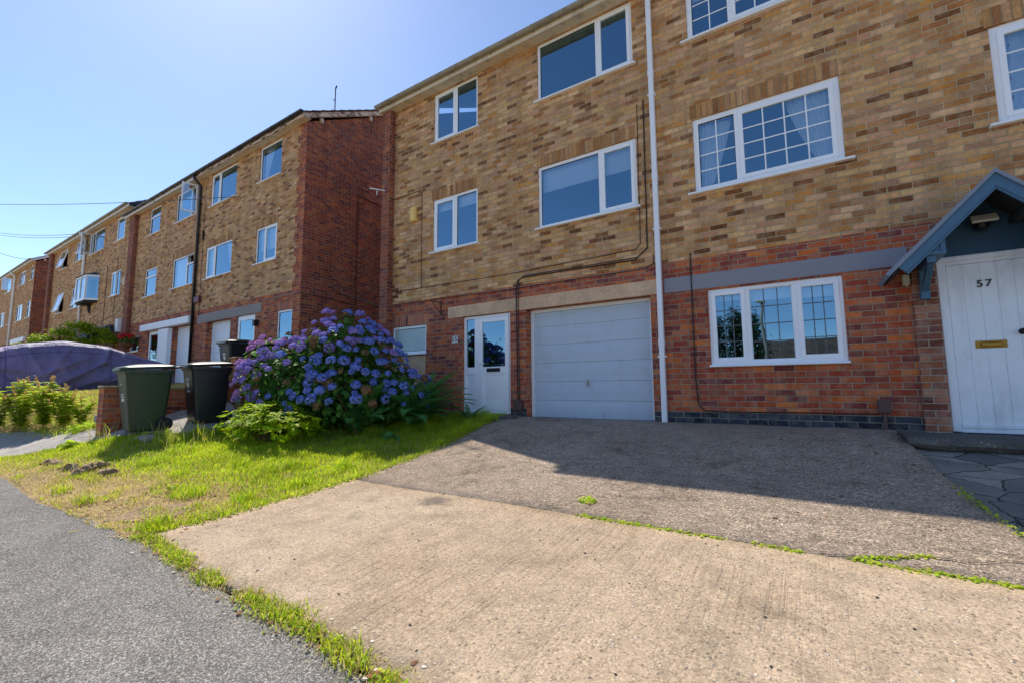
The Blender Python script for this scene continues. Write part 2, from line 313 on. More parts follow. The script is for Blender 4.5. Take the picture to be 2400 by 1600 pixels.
def peel_mat():
    m, t = new_mat('peeling_paint'); P = pos(t)
    k = ramp(t, noise(t, scalev(t, P, (1, 1.6, 6)), 3.2, 7, .7, dist=.8), [(.52, g(0)), (.56, g(1))])
    c = mixc(t, k, lin((226, 204, 184)), mixc(t, noise(t, P, 30, 3), lin((110, 78, 58)), lin((64, 46, 40))))
    b = nd(t, 'BsdfPrincipled', {'Base Color': c, 'Roughness': .75}); t.links.new(bump(t, k, -.006), b.inputs['Normal']); finish(t, b); MATS['peeling_paint'] = m
peel_mat()
def cover_mat():
    m, t = new_mat('cover_cloth'); P = nd(t, 'TexCoord').outputs['Object']
    c = mixc(t, noise(t, P, 1.4, 5), lin((104, 100, 142)), lin((122, 112, 154)))
    c = mixc(t, ramp(t, noise(t, P, .9, 3), [(.55, g(0)), (.75, g(.6))]), c, lin((176, 142, 186)))
    b = nd(t, 'BsdfPrincipled', {'Base Color': c, 'Roughness': .6, 'Sheen Weight': .2})
    w1 = noise(t, scalev(t, P, (1.2, 1.5, .7)), 2.2, 5, .6, dist=1.8); w2 = noise(t, scalev(t, P, (4, 1.5, 3)), 2.0, 3, .6, dist=2.5)
    t.links.new(bump(t, mt(t, 'ADD', w1, mt(t, 'MULTIPLY', w2, .35)), .045), b.inputs['Normal']); finish(t, b); MATS['cover_cloth'] = m
cover_mat()
plain('cover_seam', lin((78, 72, 122)), .7)

# ------------------------------------------------------------------ mesh helpers
class MB:
    def __init__(s): s.v = []; s.f = []; s.m = []; s.M = None
    def add(s, vs, fs, mi=0):
        o = len(s.v)
        if s.M is not None: vs = [tuple(s.M @ Vector(p)) for p in vs]
        s.v += [tuple(p) for p in vs]; s.f += [tuple(i + o for i in f) for f in fs]; s.m += [mi] * len(fs); return s
    def box(s, x0, x1, y0, y1, z0, z1, mi=0):
        v = [(x, y, z) for z in (z0, z1) for y in (y0, y1) for x in (x0, x1)]
        return s.add(v, [(0, 2, 3, 1), (4, 5, 7, 6), (0, 1, 5, 4), (2, 6, 7, 3), (0, 4, 6, 2), (1, 3, 7, 5)], mi)
    def bbox(s, x0, x1, y0, y1, z0, z1, b=.006, mi=0):
        """box with chamfered vertical and front edges"""
        pr = [(x0 + b, y0), (x1 - b, y0), (x1, y0 + b), (x1, y1), (x0, y1), (x0, y0 + b)]
        n = 6; rings = []
        for z, k in ((z0, b), (z0 + b, 0), (z1 - b, 0), (z1, b)):
            cx, cy = (x0 + x1) / 2, (y0 + y1) / 2
            rings.append([(min(max(x, x0 + k), x1 - k), min(max(y, y0 + k), y1), z) for x, y in pr])
        vs = [p for r in rings for p in r]
        fs = [(i * n + j, i * n + (j + 1) % n, (i + 1) * n + (j + 1) % n, (i + 1) * n + j) for i in range(3) for j in range(n)]
        fs += [tuple(range(n - 1, -1, -1)), tuple(range(3 * n, 4 * n))]
        return s.add(vs, fs, mi)
    def quad(s, a, b, c, d, mi=0): return s.add([a, b, c, d], [(0, 1, 2, 3)], mi)
    def tube(s, pts, r, n=8, mi=0, caps=True):
        P = [Vector(p) for p in pts]; rs = r if isinstance(r, (list, tuple)) else [r] * len(P)
        vs = []; prev = None
        for i, p in enumerate(P):
            d = (P[min(i + 1, len(P) - 1)] - P[max(i - 1, 0)]); d = d.normalized() if d.length > 1e-9 else Vector((0, 0, 1))
            if prev is None:
                a = d.cross(Vector((0, 0, 1)) if abs(d.z) < .9 else Vector((1, 0, 0))).normalized()
            else: a = (prev - d * prev.dot(d)).normalized()
            prev = a; b = d.cross(a)
            vs += [tuple(p + (a * math.cos(2 * math.pi * k / n) + b * math.sin(2 * math.pi * k / n)) * rs[i]) for k in range(n)]
        fs = [(i * n + k, i * n + (k + 1) % n, (i + 1) * n + (k + 1) % n, (i + 1) * n + k) for i in range(len(P) - 1) for k in range(n)]
        if caps: fs += [tuple(range(n - 1, -1, -1)), tuple(range((len(P) - 1) * n, len(P) * n))]
        return s.add(vs, fs, mi)
    def prism(s, poly, a0, a1, axis='x', mi=0):
        """poly of 2-D points extruded along an axis"""
        f = {'x': lambda p, a: (a, p[0], p[1]), 'y': lambda p, a: (p[0], a, p[1]), 'z': lambda p, a: (p[0], p[1], a)}[axis]
        n = len(poly); vs = [f(p, a0) for p in poly] + [f(p, a1) for p in poly]
        fs = [(i, (i + 1) % n, n + (i + 1) % n, n + i) for i in range(n)] + [tuple(range(n - 1, -1, -1)), tuple(range(n, 2 * n))]
        return s.add(vs, fs, mi)
    def lathe(s, prof, n=16, mi=0):
        vs = [(r * math.cos(2 * math.pi * k / n), r * math.sin(2 * math.pi * k / n), z) for r, z in prof for k in range(n)]
        fs = [(i * n + k, i * n + (k + 1) % n, (i + 1) * n + (k + 1) % n, (i + 1) * n + k) for i in range(len(prof) - 1) for k in range(n)]
        fs += [tuple(range(n - 1, -1, -1)), tuple(range((len(prof) - 1) * n, len(prof) * n))]
        return s.add(vs, fs, mi)
    def grid(s, rows, mi=0, closed=False):
        n = len(rows[0]); vs = [p for r in rows for p in r]
        return s.add(vs, [(i * n + j, i * n + (j + 1) % n, (i + 1) * n + (j + 1) % n, (i + 1) * n + j) for i in range(len(rows) - 1) for j in range(n if closed else n - 1)], mi)
def tag(o, label=None, cat=None, group=None, kind=None):
    for k, v in (('label', label), ('category', cat), ('group', group), ('kind', kind)):
        if v: o[k] = v
    return o
def worigin(o):
    p = Vector((0, 0, 0))
    while o is not None: p += o.location; o = o.parent
    return p
def obj(name, mb, mats, parent=None, smooth=False, bevel=0.0, at=None, world=True):
    """one mesh object; vertices come in world coordinates unless world=False"""
    me = bpy.data.meshes.new(name)
    off = worigin(parent) if (parent is not None and world) else Vector((0, 0, 0))
    if at is not None and world: off = off + Vector(at)
    vs = [(p[0] - off.x, p[1] - off.y, p[2] - off.z) for p in mb.v]
    me.from_pydata(vs, [], mb.f)
    for m in ([mats] if isinstance(mats, str) else mats): me.materials.append(MATS[m])
    if any(mb.m): me.polygons.foreach_set('material_index', mb.m)
    if smooth: me.polygons.foreach_set('use_smooth', [True] * len(me.polygons))
    me.update()
    o = bpy.data.objects.new(name, me); col.objects.link(o); o.parent = parent
    if at is not None: o.location = at
    if bevel:
        md = o.modifiers.new('bevel', 'BEVEL'); md.width = bevel; md.segments = 2; md.limit_method = 'ANGLE'; md.angle_limit = R_(40)
    return o
def empty(name, loc, label=None, cat=None, group=None, parent=None):
    o = bpy.data.objects.new(name, None); col.objects.link(o); o.location = loc; o.empty_display_size = .2
    o.parent = parent; return tag(o, label, cat, group)
def copy_tree(o, parent=None):
    c = o.copy(); col.objects.link(c); c.parent = parent
    for ch in list(o.children): copy_tree(ch, c)
    return c
def text_mesh(txt, size, extrude=.002, bold=False):
    cu = bpy.data.curves.new('txt', 'FONT'); cu.body = txt; cu.size = size; cu.extrude = extrude; cu.align_x = 'CENTER'; cu.align_y = 'CENTER'
    cu.resolution_u = 3
    if bold: cu.offset = size * .018
    o = bpy.data.objects.new('txt', cu); col.objects.link(o)
    dg = bpy.context.evaluated_depsgraph_get(); dg.update()
    me = o.evaluated_get(dg).to_mesh()
    mb = MB(); mb.add([tuple(v.co) for v in me.vertices], [tuple(p.vertices) for p in me.polygons])
    o.evaluated_get(dg).to_mesh_clear(); bpy.data.objects.remove(o); bpy.data.curves.remove(cu)
    return mb
def text_front(txt, size, x, y, z, extrude=.002, bold=False, sx=1.0):
    """text facing -Y centred at x, z"""
    t = text_mesh(txt, size, extrude, bold); mb = MB()
    mb.add([(x + p[0] * sx, y - p[2], z + p[1]) for p in t.v], t.f); return mb

# ------------------------------------------------------------------ terrain
CT = []
for x in (-4.3, -2.8, -1.3, .3, 1.6, 3.2, 5.5):
    for y, z in ((0, -.5), (-.63, -.565), (-1.95, -.83), (-3.3, -1.0), (-5.2, -1.13), (-6.6, -1.2), (-8.5, -1.3)): CT.append((x, y, z))
CT += [(-6, -.8, -.6), (-7.6, 0, -.5), (-8.65, -4.1, -.64), (-8.4, -3.0, -.55), (-8.4, -1.5, -.42), (-9.15, -4.15, -.69), (-6.6, -2.95, -.80), (-6.5, -5.3, -1.08), (-8.6, -5.3, -1.04),
       (-5.6, -4.2, -1.0), (-5.2, -2.4, -.8), (-10.9, -4.2, -.72), (-10.7, -5, -.97), (-12.5, -5.2, -.96), (-11.6, -3.8, -.56), (-12.3, -3.3, -.25), (-13.2, -4.6, -.35), (-15.5, -4.4, -.08), (-15.5, -2.5, 0.02), (-15.5, 0, .28),
       (-11, 0, .15), (-9.7, -2, -.02), (-9.8, -3.2, -.2), (-20, 0, .38), (-24, 0, .82), (-24, -3, .55), (-30, 0, .9), (-36, 0, 1.1), (-40, 0, 1.35), (-51, 0, 1.6), (-20, -6, -.45), (-30, -6, .15), (-50, -6, .9),
       (-6.5, -8.5, -1.2), (-12, -8.5, -1.0), (-20, -10, -.6), (-50, -12, .6), (0, -14, -1.6), (5.5, -14, -1.7), (-20, -14, -.9)]
CT = np.array(CT, float)
def _phi(r2): return np.where(r2 > 1e-12, .5 * r2 * np.log(np.maximum(r2, 1e-12)), 0)
_d = CT[:, None, :2] - CT[None, :, :2]; _K = _phi((_d ** 2).sum(2)) + np.eye(len(CT)) * .02
_P = np.c_[np.ones(len(CT)), CT[:, :2]]
_A = np.block([[_K, _P], [_P.T, np.zeros((3, 3))]]); _W = np.linalg.solve(_A, np.r_[CT[:, 2], 0, 0, 0])
def HV(xy):
    xy = np.asarray(xy, float); q = xy.copy(); q[:, 0] = np.clip(q[:, 0], -52, 5.5); q[:, 1] = np.clip(q[:, 1], -14, .3)
    out = np.empty(len(q))
    for s in range(0, len(q), 20000):
        k = q[s:s + 20000]; r2 = ((k[:, None, :] - CT[None, :, :2]) ** 2).sum(2)
        out[s:s + 20000] = _phi(r2) @ _W[:-3] + _W[-3] + k @ _W[-2:]
    far = np.maximum(0, -14 - xy[:, 1])
    return out - .05 * np.minimum(far, 40)
def H(x, y): return float(HV([[x, y]])[0])
def sheet(name, poly, off, step, mat, kind='structure', jag=0.0, bumps=0.0, thick=0.0):
    """a polygon laid on the terrain, cut into small cells"""
    import bmesh
    bm = bmesh.new()
    if jag:
        q = []
        for i, a in enumerate(poly):
            b = poly[(i + 1) % len(poly)]; L = math.dist(a, b); n = max(1, int(L / .12))
            for k in range(n):
                t_ = k / n; x = a[0] + (b[0] - a[0]) * t_; y = a[1] + (b[1] - a[1]) * t_
                j = jag * (mnoise.noise(Vector((x * 2.3, y * 2.3, 3.1))) + .6 * mnoise.noise(Vector((x * 7, y * 7, 1.0))))
                nx, ny = (b[1] - a[1]) / L, -(b[0] - a[0]) / L; q.append((x + nx * j, y + ny * j))
        poly = q
    f = bm.faces.new([bm.verts.new((x, y, 0)) for x, y in poly])
    xs = [p[0] for p in poly]; ys = [p[1] for p in poly]
    for ax, lo, hi in ((0, min(xs), max(xs)), (1, min(ys), max(ys))):
        for k in range(1, int((hi - lo) / step) + 1):
            c = [0, 0, 0]; c[ax] = lo + k * step; no = [0, 0, 0]; no[ax] = 1
            bmesh.ops.bisect_plane(bm, geom=bm.verts[:] + bm.edges[:] + bm.faces[:], plane_co=c, plane_no=no)
    vs = bm.verts[:]; z = HV([(v.co.x, v.co.y) for v in vs])
    for v, h in zip(vs, z):
        v.co.z = h + off + (bumps * (mnoise.noise(Vector((v.co.x * 1.7, v.co.y * 1.7, 0))) + .5 * mnoise.noise(Vector((v.co.x * 5, v.co.y * 5, 4)))) if bumps else 0)
    if thick:
        r = bmesh.ops.extrude_edge_only(bm, edges=[e for e in bm.edges if e.is_boundary])
        for v in [x for x in r['geom'] if isinstance(x, bmesh.types.BMVert)]: v.co.z -= thick
    bmesh.ops.recalc_face_normals(bm, faces=bm.faces[:])
    if sum(fc.normal.z for fc in bm.faces) < 0: bmesh.ops.reverse_faces(bm, faces=bm.faces[:])
    me = bpy.data.meshes.new(name); bm.to_mesh(me); bm.free(); me.materials.append(MATS[mat])
    me.polygons.foreach_set('use_smooth', [True] * len(me.polygons))
    o = bpy.data.objects.new(name, me); col.objects.link(o); tag(o, kind=kind); return o
def terrain():
    xs = np.r_[[-400, -200, -120, -80], np.arange(-60, -14, .8), np.arange(-14, 3.0, .16), np.arange(3, 9, .5), [12, 20, 40, 100, 300]]
    ys = np.r_[[-300, -150, -80, -50, -35, -25, -18], np.arange(-14, -6.5, .6), np.arange(-6.5, .6, .16), [1, 2, 4, 8, 12, 20, 60, 200, 400]]
    X, Y = np.meshgrid(xs, ys); z = HV(np.c_[X.ravel(), Y.ravel()]).reshape(X.shape) - .075
    mb = MB(); mb.grid([[(xs[j], ys[i], z[i, j]) for j in range(len(xs))] for i in range(len(ys))])
    tag(obj('ground', mb, 'soil', smooth=True), kind='structure')
terrain()
# outlines on plan
JY = -3.3                                                            # the joint across the drive
SLAB = [(-4.27, JY - .006), (-4.30, -4.2), (-4.33, -5.1), (-3.6, -5.18), (-3.05, -5.22), (-2.5, -5.22), (-2.0, -5.24), (-1.42, -5.29), (-.6, -5.4), (.4, -5.5), (2.2, -5.6), (5.2, -5.7), (5.2, JY - .006)]
OLD = [(-4.27, JY + .006), (5.2, JY + .006), (5.2, -3.1), (1.13, -3.02), (1.03, -2.5), (.96, -2.08), (.87, -1.43), (.79, -.6), (.79, .0), (-4.36, .0), (-4.4, -.7), (-4.36, -2.0)]
PATIO = [(.76, -.6), (.84, -1.43), (.93, -2.08), (1.0, -2.5), (1.1, -3.0), (5.2, -3.08), (5.2, 0.0), (.76, 0)]
sheet('driveway_slab', SLAB, .004, .2, 'slab_concrete', thick=.05)
sheet('driveway', OLD, .004, .2, 'old_concrete', jag=.014, bumps=.006, thick=.09)
sheet('patio', PATIO, -.05, .2, 'crazy_paving', bumps=.004)
CR = [(.0, -3.3), (.2, -3.24), (.36, -3.17), (.52, -3.09), (.66, -3.1), (.8, -3.03), (.95, -2.95), (1.3, -2.9), (1.9, -2.84)]
mb = MB(); CP = []
for (a, b) in zip(CR, CR[1:]):
    for k in range(8): q = k / 8; x = a[0] + (b[0] - a[0]) * q; y = a[1] + (b[1] - a[1]) * q; CP.append((x, y + .022 * mnoise.noise(Vector((x * 9, 2, 7)))))
CW = [.0035 + .006 * abs(mnoise.noise(Vector((p[0] * 6, 1, 1)))) for p in CP]
mb.grid([[(x, y - w_, H(x, y) + .0125), (x, y + w_, H(x, y) + .0125)] for (x, y), w_ in zip(CP, CW)]); tag(obj('driveway_crack', mb, 'soil_dark'), kind='structure')
PAVE = [(-60, -5.9), (-30, -5.7), (-14, -5.42), (-10.5, -5.36), (-8.6, -5.34), (-7.5, -5.36), (-6.4, -5.36), (-5.6, -5.28), (-5.0, -5.22), (-4.5, -5.24), (-4.2, -5.18), (-3.6, -5.23), (-3.05, -5.27), (-2.5, -5.27), (-2.0, -5.29), (-1.42, -5.34), (-.6, -5.46), (.4, -5.56), (2.2, -5.66), (6, -5.76), (8, -5.8), (8, -8.2), (-60, -8.2)]
sheet('pavement', PAVE, -.004, .3, 'asphalt', jag=.02)
sheet('road', [(-60, -8.35), (8, -8.35), (8, -13.5), (-60, -13.5)], -.1 + .02, .8, 'asphalt')
PATH = [(-10.3, -5.24), (-9.75, -4.93), (-9.4, -4.66), (-9.15, -4.46), (-8.66, -4.33), (-8.4, -4.0), (-8.0, -3.5), (-7.9, -2.6), (-9.1, -2.4), (-9.1, -3.9), (-9.42, -4.1), (-10.58, -4.14), (-12.0, -4.41), (-12.5, -4.76), (-13.4, -5.4), (-11.0, -5.4)]
sheet('garden_path', PATH, .0, .2, 'path_concrete', jag=.015)

# ------------------------------------------------------------------ house parts
def pane_obj(parent, x0, x1, z0, z1, y, mat='window_glass'):
    mb = MB(); mb.quad((x0, y, z0), (x1, y, z0), (x1, y, z1), (x0, y, z1)); return obj('pane', mb, mat, parent)
def ring(mb, x0, x1, z0, z1, w, y0, y1, mi=0):
    mb.bbox(x0, x0 + w, y0, y1, z0, z1, .004, mi); mb.bbox(x1 - w, x1, y0, y1, z0, z1, .004, mi)
    mb.bbox(x0 + w, x1 - w, y0 + .0005, y1, z1 - w, z1, .004, mi); mb.bbox(x0 + w, x1 - w, y0 + .0005, y1, z0, z0 + w, .004, mi)
def window(root, x0, x1, z0, z1, mull=(), kinds='f', bars=None, lead=False, blind=None, sill=True, glass='window_glass', rec=.025, w=.052, curtain=None, transom=None, frame='upvc', ang=28, sillx=.05):
    """white frame with one section per entry of kinds: f fixed, s closed sash, o open side-hung, t open top-hung"""
    y0 = rec; y1 = rec + .06
    mb = MB(); ring(mb, x0, x1, z0, z1, w, y0, y1)
    xs = [x0 + w]; 
    for m in mull:
        mb.bbox(m - .032, m + .032, y0 + .0004, y1, z0 + w, z1 - w, .004); xs += [m - .032, m + .032]
    xs.append(x1 - w)
    secs = [(xs[2 * i], xs[2 * i + 1]) for i in range(len(kinds))]
    tz = {}
    for i, k in enumerate(kinds):
        a, b = secs[i]
        if transom and i in transom:
            tz[i] = transom[i]; mb.bbox(a, b, y0 + .0006, y1, tz[i] - .03, tz[i] + .03, .004)
    win = obj('window', mb, frame, root)
    def fill(a, b, c, d, k, i):
        s = .042 if k != 'f' else 0
        if k in 'so' and k == 's':
            m2 = MB(); ring(m2, a - .012, b + .012, c - .012, d + .012, s + .012, y0 - .014, y0 + .03); obj('sash', m2, frame, win)
            pane_obj(win, a + s, b - s, c + s, d - s, y0 + .012, glass)
        elif k == 'f':
            m2 = MB(); ring(m2, a, b, c, d, .008, y0 + .012, y0 + .034); obj('bead', m2, 'black_rubber' if not lead else frame, win)
            pane_obj(win, a + .008, b - .008, c + .008, d - .008, y0 + .022, glass)
        else:
            # opened sash turned about its hinge
            W, Hh = b - a + .02, d - c + .02
            m2 = MB(); m3 = MB()
            if k == 't': Mx = Matrix.Translation((a - .01, y0 - .012, d + .01)) @ Matrix.Rotation(-R_(ang), 4, 'X'); zz = (-Hh, 0); xx = (0, W)
            elif k == 'o': Mx = Matrix.Translation((a - .01, y0 - .012, c - .01)) @ Matrix.Rotation(-R_(ang), 4, 'Z'); zz = (0, Hh); xx = (0, W)
            else: Mx = Matrix.Translation((b + .01, y0 - .012, c - .01)) @ Matrix.Rotation(R_(ang), 4, 'Z'); zz = (0, Hh); xx = (-W, 0)
            m2.M = Mx; m3.M = Mx
            ring(m2, xx[0], xx[1], zz[0], zz[1], .05, -.02, .02); m3.quad((xx[0] + .05, 0, zz[0] + .05), (xx[1] - .05, 0, zz[0] + .05), (xx[1] - .05, 0, zz[1] - .05), (xx[0] + .05, 0, zz[1] - .05))
            obj('sash', m2, frame, win); obj('pane', m3, glass, win)
        if bars and bars[i]:
            nx, nz = bars[i]; m2 = MB(); e = s if k == 's' else .008
            aa, bb, cc, dd = a + e, b - e, c + e, d - e; t_ = .008 if not lead else .0055; yb = (y0 + .012 if k == 's' else y0 + .022)
            cuts = [aa + (bb - aa) * j / nx for j in range(1, nx)]
            for q in cuts: m2.box(q - t_, q + t_, yb - .006, yb - .0006, cc, dd)
            for j in range(1, nz):
                z = cc + (dd - cc) * j / nz; ed = [aa] + cuts + [bb]
                for q in range(nx): m2.box(ed[q] + (t_ if q else 0), ed[q + 1] - (t_ if q < nx - 1 else 0), yb - .006, yb - .0006, z - t_, z + t_)
            obj('glazing_bar', m2, 'lead_strip' if lead else frame, win)
        if blind and blind[i] is not None:
            m2 = MB(); m2.box(a - .02, b + .02, y1 + .05, y1 + .054, blind[i], z1 - .02); m2.tube([(a - .02, y1 + .052, blind[i]), (b + .02, y1 + .052, blind[i])], .009); obj('blind', m2, 'blind_white', win)
    for i, k in enumerate(kinds):
        a, b = secs[i]
        if i in tz:
            kt = 't' if k == 'T' else 's' if k == 'S' else 'f'
            fill(a, b, tz[i] + .03, z1 - w, kt, i); fill(a, b, z0 + w, tz[i] - .03, 'f', i)
        else: fill(a, b, z0 + w, z1 - w, k, i)
    if curtain:
        for (xa, xb, za, zb, side) in curtain:
            m2 = MB(); rows = []; N = 40
            for r in range(15):
                t_ = r / 14; z = zb + (za - zb) * t_; pull = (t_ ** 1.35)
                rw = []
                for j in range(N + 1):
                    u = j / N; wd = (xb - xa) * (1 - .72 * pull)
                    x = xa + wd * u if side < 0 else xb - wd * (1 - u)
                    rw.append((x, y1 + .045 + .022 * math.sin(u * 46 + 2 * t_) * (1 - .4 * t_) + .01 * math.sin(u * 17), z))
                rows.append(rw)
            m2.grid(rows); obj('curtain', m2, 'net_curtain', win, smooth=True)
    if sill:
        m2 = MB(); zz = z0 - .03
        m2.bbox(x0 - sillx, x1 + sillx, -.065, -.0005, zz, z0 - .0005, .006); m2.box(x0 + .001, x1 - .001, -.0004, y1, zz + .002, z0 - .001)
        obj('sill', m2, frame, win)
    return win
def front_wall(root, x0, x1, z0, z1, opens, zred, mats=('buff_brick', 'red_brick'), redzones=(), name='wall', tooth=None):
    """brick front as a sheet with openings and their reveals; opens: (xa, xb, za, zb, depth)"""
    X = sorted({x0, x1} | {v for o in opens for v in o[:2]} | {v for r in redzones for v in r[:2]} | ({tooth, tooth + .115} if tooth else set()))
    Zs = {z0, z1, zred} | {v for o in opens for v in o[2:4]}
    if tooth:
        k = zred
        while k < z1: Zs.add(round(k, 4)); k += .2265
    Z = sorted(Zs); mb = MB()
    for i in range(len(X) - 1):
        for j in range(len(Z) - 1):
            cx, cz = (X[i] + X[i + 1]) / 2, (Z[j] + Z[j + 1]) / 2
            if any(o[0] < cx < o[1] and o[2] < cz < o[3] for o in opens): continue
            red = cz < zred or any(r[0] < cx < r[1] for r in redzones)
            if tooth and cx > tooth: red = red or cx > tooth + .115 or int((cz - zred) / .2265) % 2 == 0
            mb.quad((X[i], 0, Z[j]), (X[i + 1], 0, Z[j]), (X[i + 1], 0, Z[j + 1]), (X[i], 0, Z[j + 1]), 1 if red else 0)
    for o in opens:
        a, b, c, d, e = o[:5]; mi = 1 if (c + d) / 2 < zred else 0
        mb.quad((a, 0, c), (a, 0, d), (a, e, d), (a, e, c), mi); mb.quad((b, 0, d), (b, 0, c), (b, e, c), (b, e, d), mi)
        mb.quad((a, 0, d), (b, 0, d), (b, e, d), (a, e, d), mi); mb.quad((b, 0, c), (a, 0, c), (a, e, c), (b, e, c), mi)
    return obj(name, mb, list(mats), root)
def soldier(root, x0, x1, z0, z1, mat='soldier_buff'):
    mb = MB(); mb.box(x0, x1, -.003, .02, z0, z1); return obj('brick_arch', mb, mat, root)
def shell(root, x0, x1, z0, zs, gl=False, gr=False, roof_x=None, gutter='gutter_grey', fascia='timber_cream', barge='peeling_paint', depth=8.0, gx=None):
    """gables, back wall, room behind the windows, roof with eaves"""
    yr = depth / 2; tp = math.tan(R_(29)); zr = zs + .12 + (yr + .2) * tp
    mb = MB()
    gm = [(0.0, z0), (depth, z0), (depth, zs), (yr, zr - .14), (0.0, zs)]
    for x, on in ((x0, gl), (x1, gr)):
        mb.add([(x, p[0], p[1]) for p in gm], [(0, 1, 2, 3, 4)], 0)
    mb.quad((x1, depth, z0), (x0, depth, z0), (x0, depth, zs), (x1, depth, zs))
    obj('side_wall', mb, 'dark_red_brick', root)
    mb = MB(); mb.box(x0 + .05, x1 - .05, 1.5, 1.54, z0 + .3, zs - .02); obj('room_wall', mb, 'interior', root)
    a, b = roof_x or (x0, x1)
    prof = []; n = 15; L = yr + .27
    for i in range(n):
        ya, yb = -.27 + L * i / n, -.27 + L * (i + 1) / n; zf = lambda y: zs + .12 + (y + .2) * tp
        prof += [(ya, zf(ya) + .035), (yb - .004, zf(yb) + .012)]
    prof += [(yr, zr + .05), (depth + .27, zs + .14), (depth + .27, zs + .09), (yr, zr - .03), (-.27, zs + .085)]
    mb = MB(); mb.prism(prof, a, b); rf = obj('roof', mb, 'roof_tile', root)
    mb = MB(); mb.tube([(a, yr, zr + .05), (b, yr, zr + .05)], .09, 10); obj('ridge_tile', mb, 'roof_tile', rf)
    mb = MB(); mb.box(a, b, -.222, -.2, zs - .012, zs + .11); obj('fascia', mb, fascia, root)
    mb = MB(); mb.box(a, b, -.1995, -.001, zs, zs + .012); obj('soffit', mb, 'timber_cream', root)
    # half-round gutter with brackets and joints
    mb = MB(); cy, cz, r = -.282, zs + .118, .056
    arc = [(cy + r * math.cos(t), cz + r * math.sin(t)) for t in [math.pi + math.pi * k / 10 for k in range(11)]]
    arc2 = [(cy + (r - .006) * math.cos(t), cz + (r - .006) * math.sin(t)) for t in [2 * math.pi - math.pi * k / 10 for k in range(11)]]
    mb.prism(arc + arc2, a - .02, b + .02)
    xx = a + .35
    while xx < b - .1:
        ar = [(cy + (r + .006) * math.cos(t), cz + (r + .006) * math.sin(t)) for t in [math.pi + math.pi * k / 10 for k in range(11)]]
        mb.prism(ar + arc[::-1], xx - .018, xx + .018); mb.box(xx - .012, xx + .012, -.236, -.2225, zs + .05, zs + .1); xx += .93
    mb.prism(arc, a - .03, a - .021); mb.prism(arc, b + .021, b + .03)
    obj('gutter', mb, gutter, root, smooth=False)
    if gr:
        mb = MB(); zf = lambda y: zs + .12 + (y + .2) * tp
        mb.prism([(-.21, zf(-.21) - .14), (yr, zr - .17), (yr, zr - .015), (-.21, zf(-.21) - .01)], b - .085, b - .06); obj('barge_board', mb, barge, root)
        mb = MB(); mb.prism([(-.2, zf(-.2) - .135), (yr, zr - .16), (yr, zr - .15), (-.2, zf(-.2) - .125)], x1 + .001, b - .086); obj('verge_soffit', mb, 'timber_cream', root)
        for yb in (.35, 2.0):
            mb = MB(); mb.box(x1 + .001, b - .1, yb, yb + .08, zf(yb) - .28, zf(yb) - .16); obj('purlin_end', mb, 'timber_cream', root)
    return rf
def pier(root, x0, x1, z0, z1, d=.15, mat='dark_red_brick'):
    mb = MB(); mb.box(x0, x1, -d, -.0005, z0, z1); return obj('brick_pier', mb, mat, root)
def downpipe(root, x, y, z0, z1, mat, r=.034, square=False, swan=True, joints=(), clips=()):
    mb = MB()
    pts = [(x, y, z0), (x, y, z1)]
    if swan: pts = [(x, y, z0), (x, y, z1 - .34), (x, y - .02, z1 - .28), (x, -.27, z1 - .1), (x, -.28, z1)]
    if square:
        mb.box(x - r, x + r, y - r, y + r, z0, z1)
        for j in joints: mb.box(x - r - .005, x + r + .005, y - r - .005, y + r + .005, j - .05, j + .05)
        for j in clips: mb.box(x - r - .022, x + r + .022, y - r - .003, -.002, j - .012, j + .012)
        mb.box(x - r - .003, x + r + .003, y - r - .02, y + r + .003, z0 - .05, z0 - .001)
    else:
        mb.tube(pts, r, 10)
        for j in joints: mb.tube([(x, y, j - .04), (x, y, j + .04)], r + .008, 10)
        for j in clips: mb.tube([(x, y, j - .015), (x, y, j + .015)], r + .012, 10); mb.box(x - .05, x + .05, y, -.001, j - .014, j + .014)
    return obj('downpipe', mb, mat, root, smooth=not square)
def cable(root, pts, r=.006, mat='cable_black', y=-.014, sub=6, sag=.004):
    P = []
    for i in range(len(pts) - 1):
        a, b = pts[i], pts[i + 1]; L = math.dist(a, b); n = max(1, int(L / .25))
        for k in range(n):
            t = k / n; x = a[0] + (b[0] - a[0]) * t; z = a[1] + (b[1] - a[1]) * t
            P.append((x + sag * mnoise.noise(Vector((x * 2, z * 2, 9))), y, z + sag * 1.5 * mnoise.noise(Vector((x * 1.5, z * 1.5, 2)))))
    P.append((pts[-1][0], y, pts[-1][1]))
    mb = MB(); mb.tube(P, r, 6); return obj('cable', mb, mat, root, smooth=True)
def rec(x0, x1, z0, z1, d=.1): return (x0, x1, z0, z1, d)
def wop(x0, x1, z0, z1): return (x0, x1, z0 - .03, z1, .09)
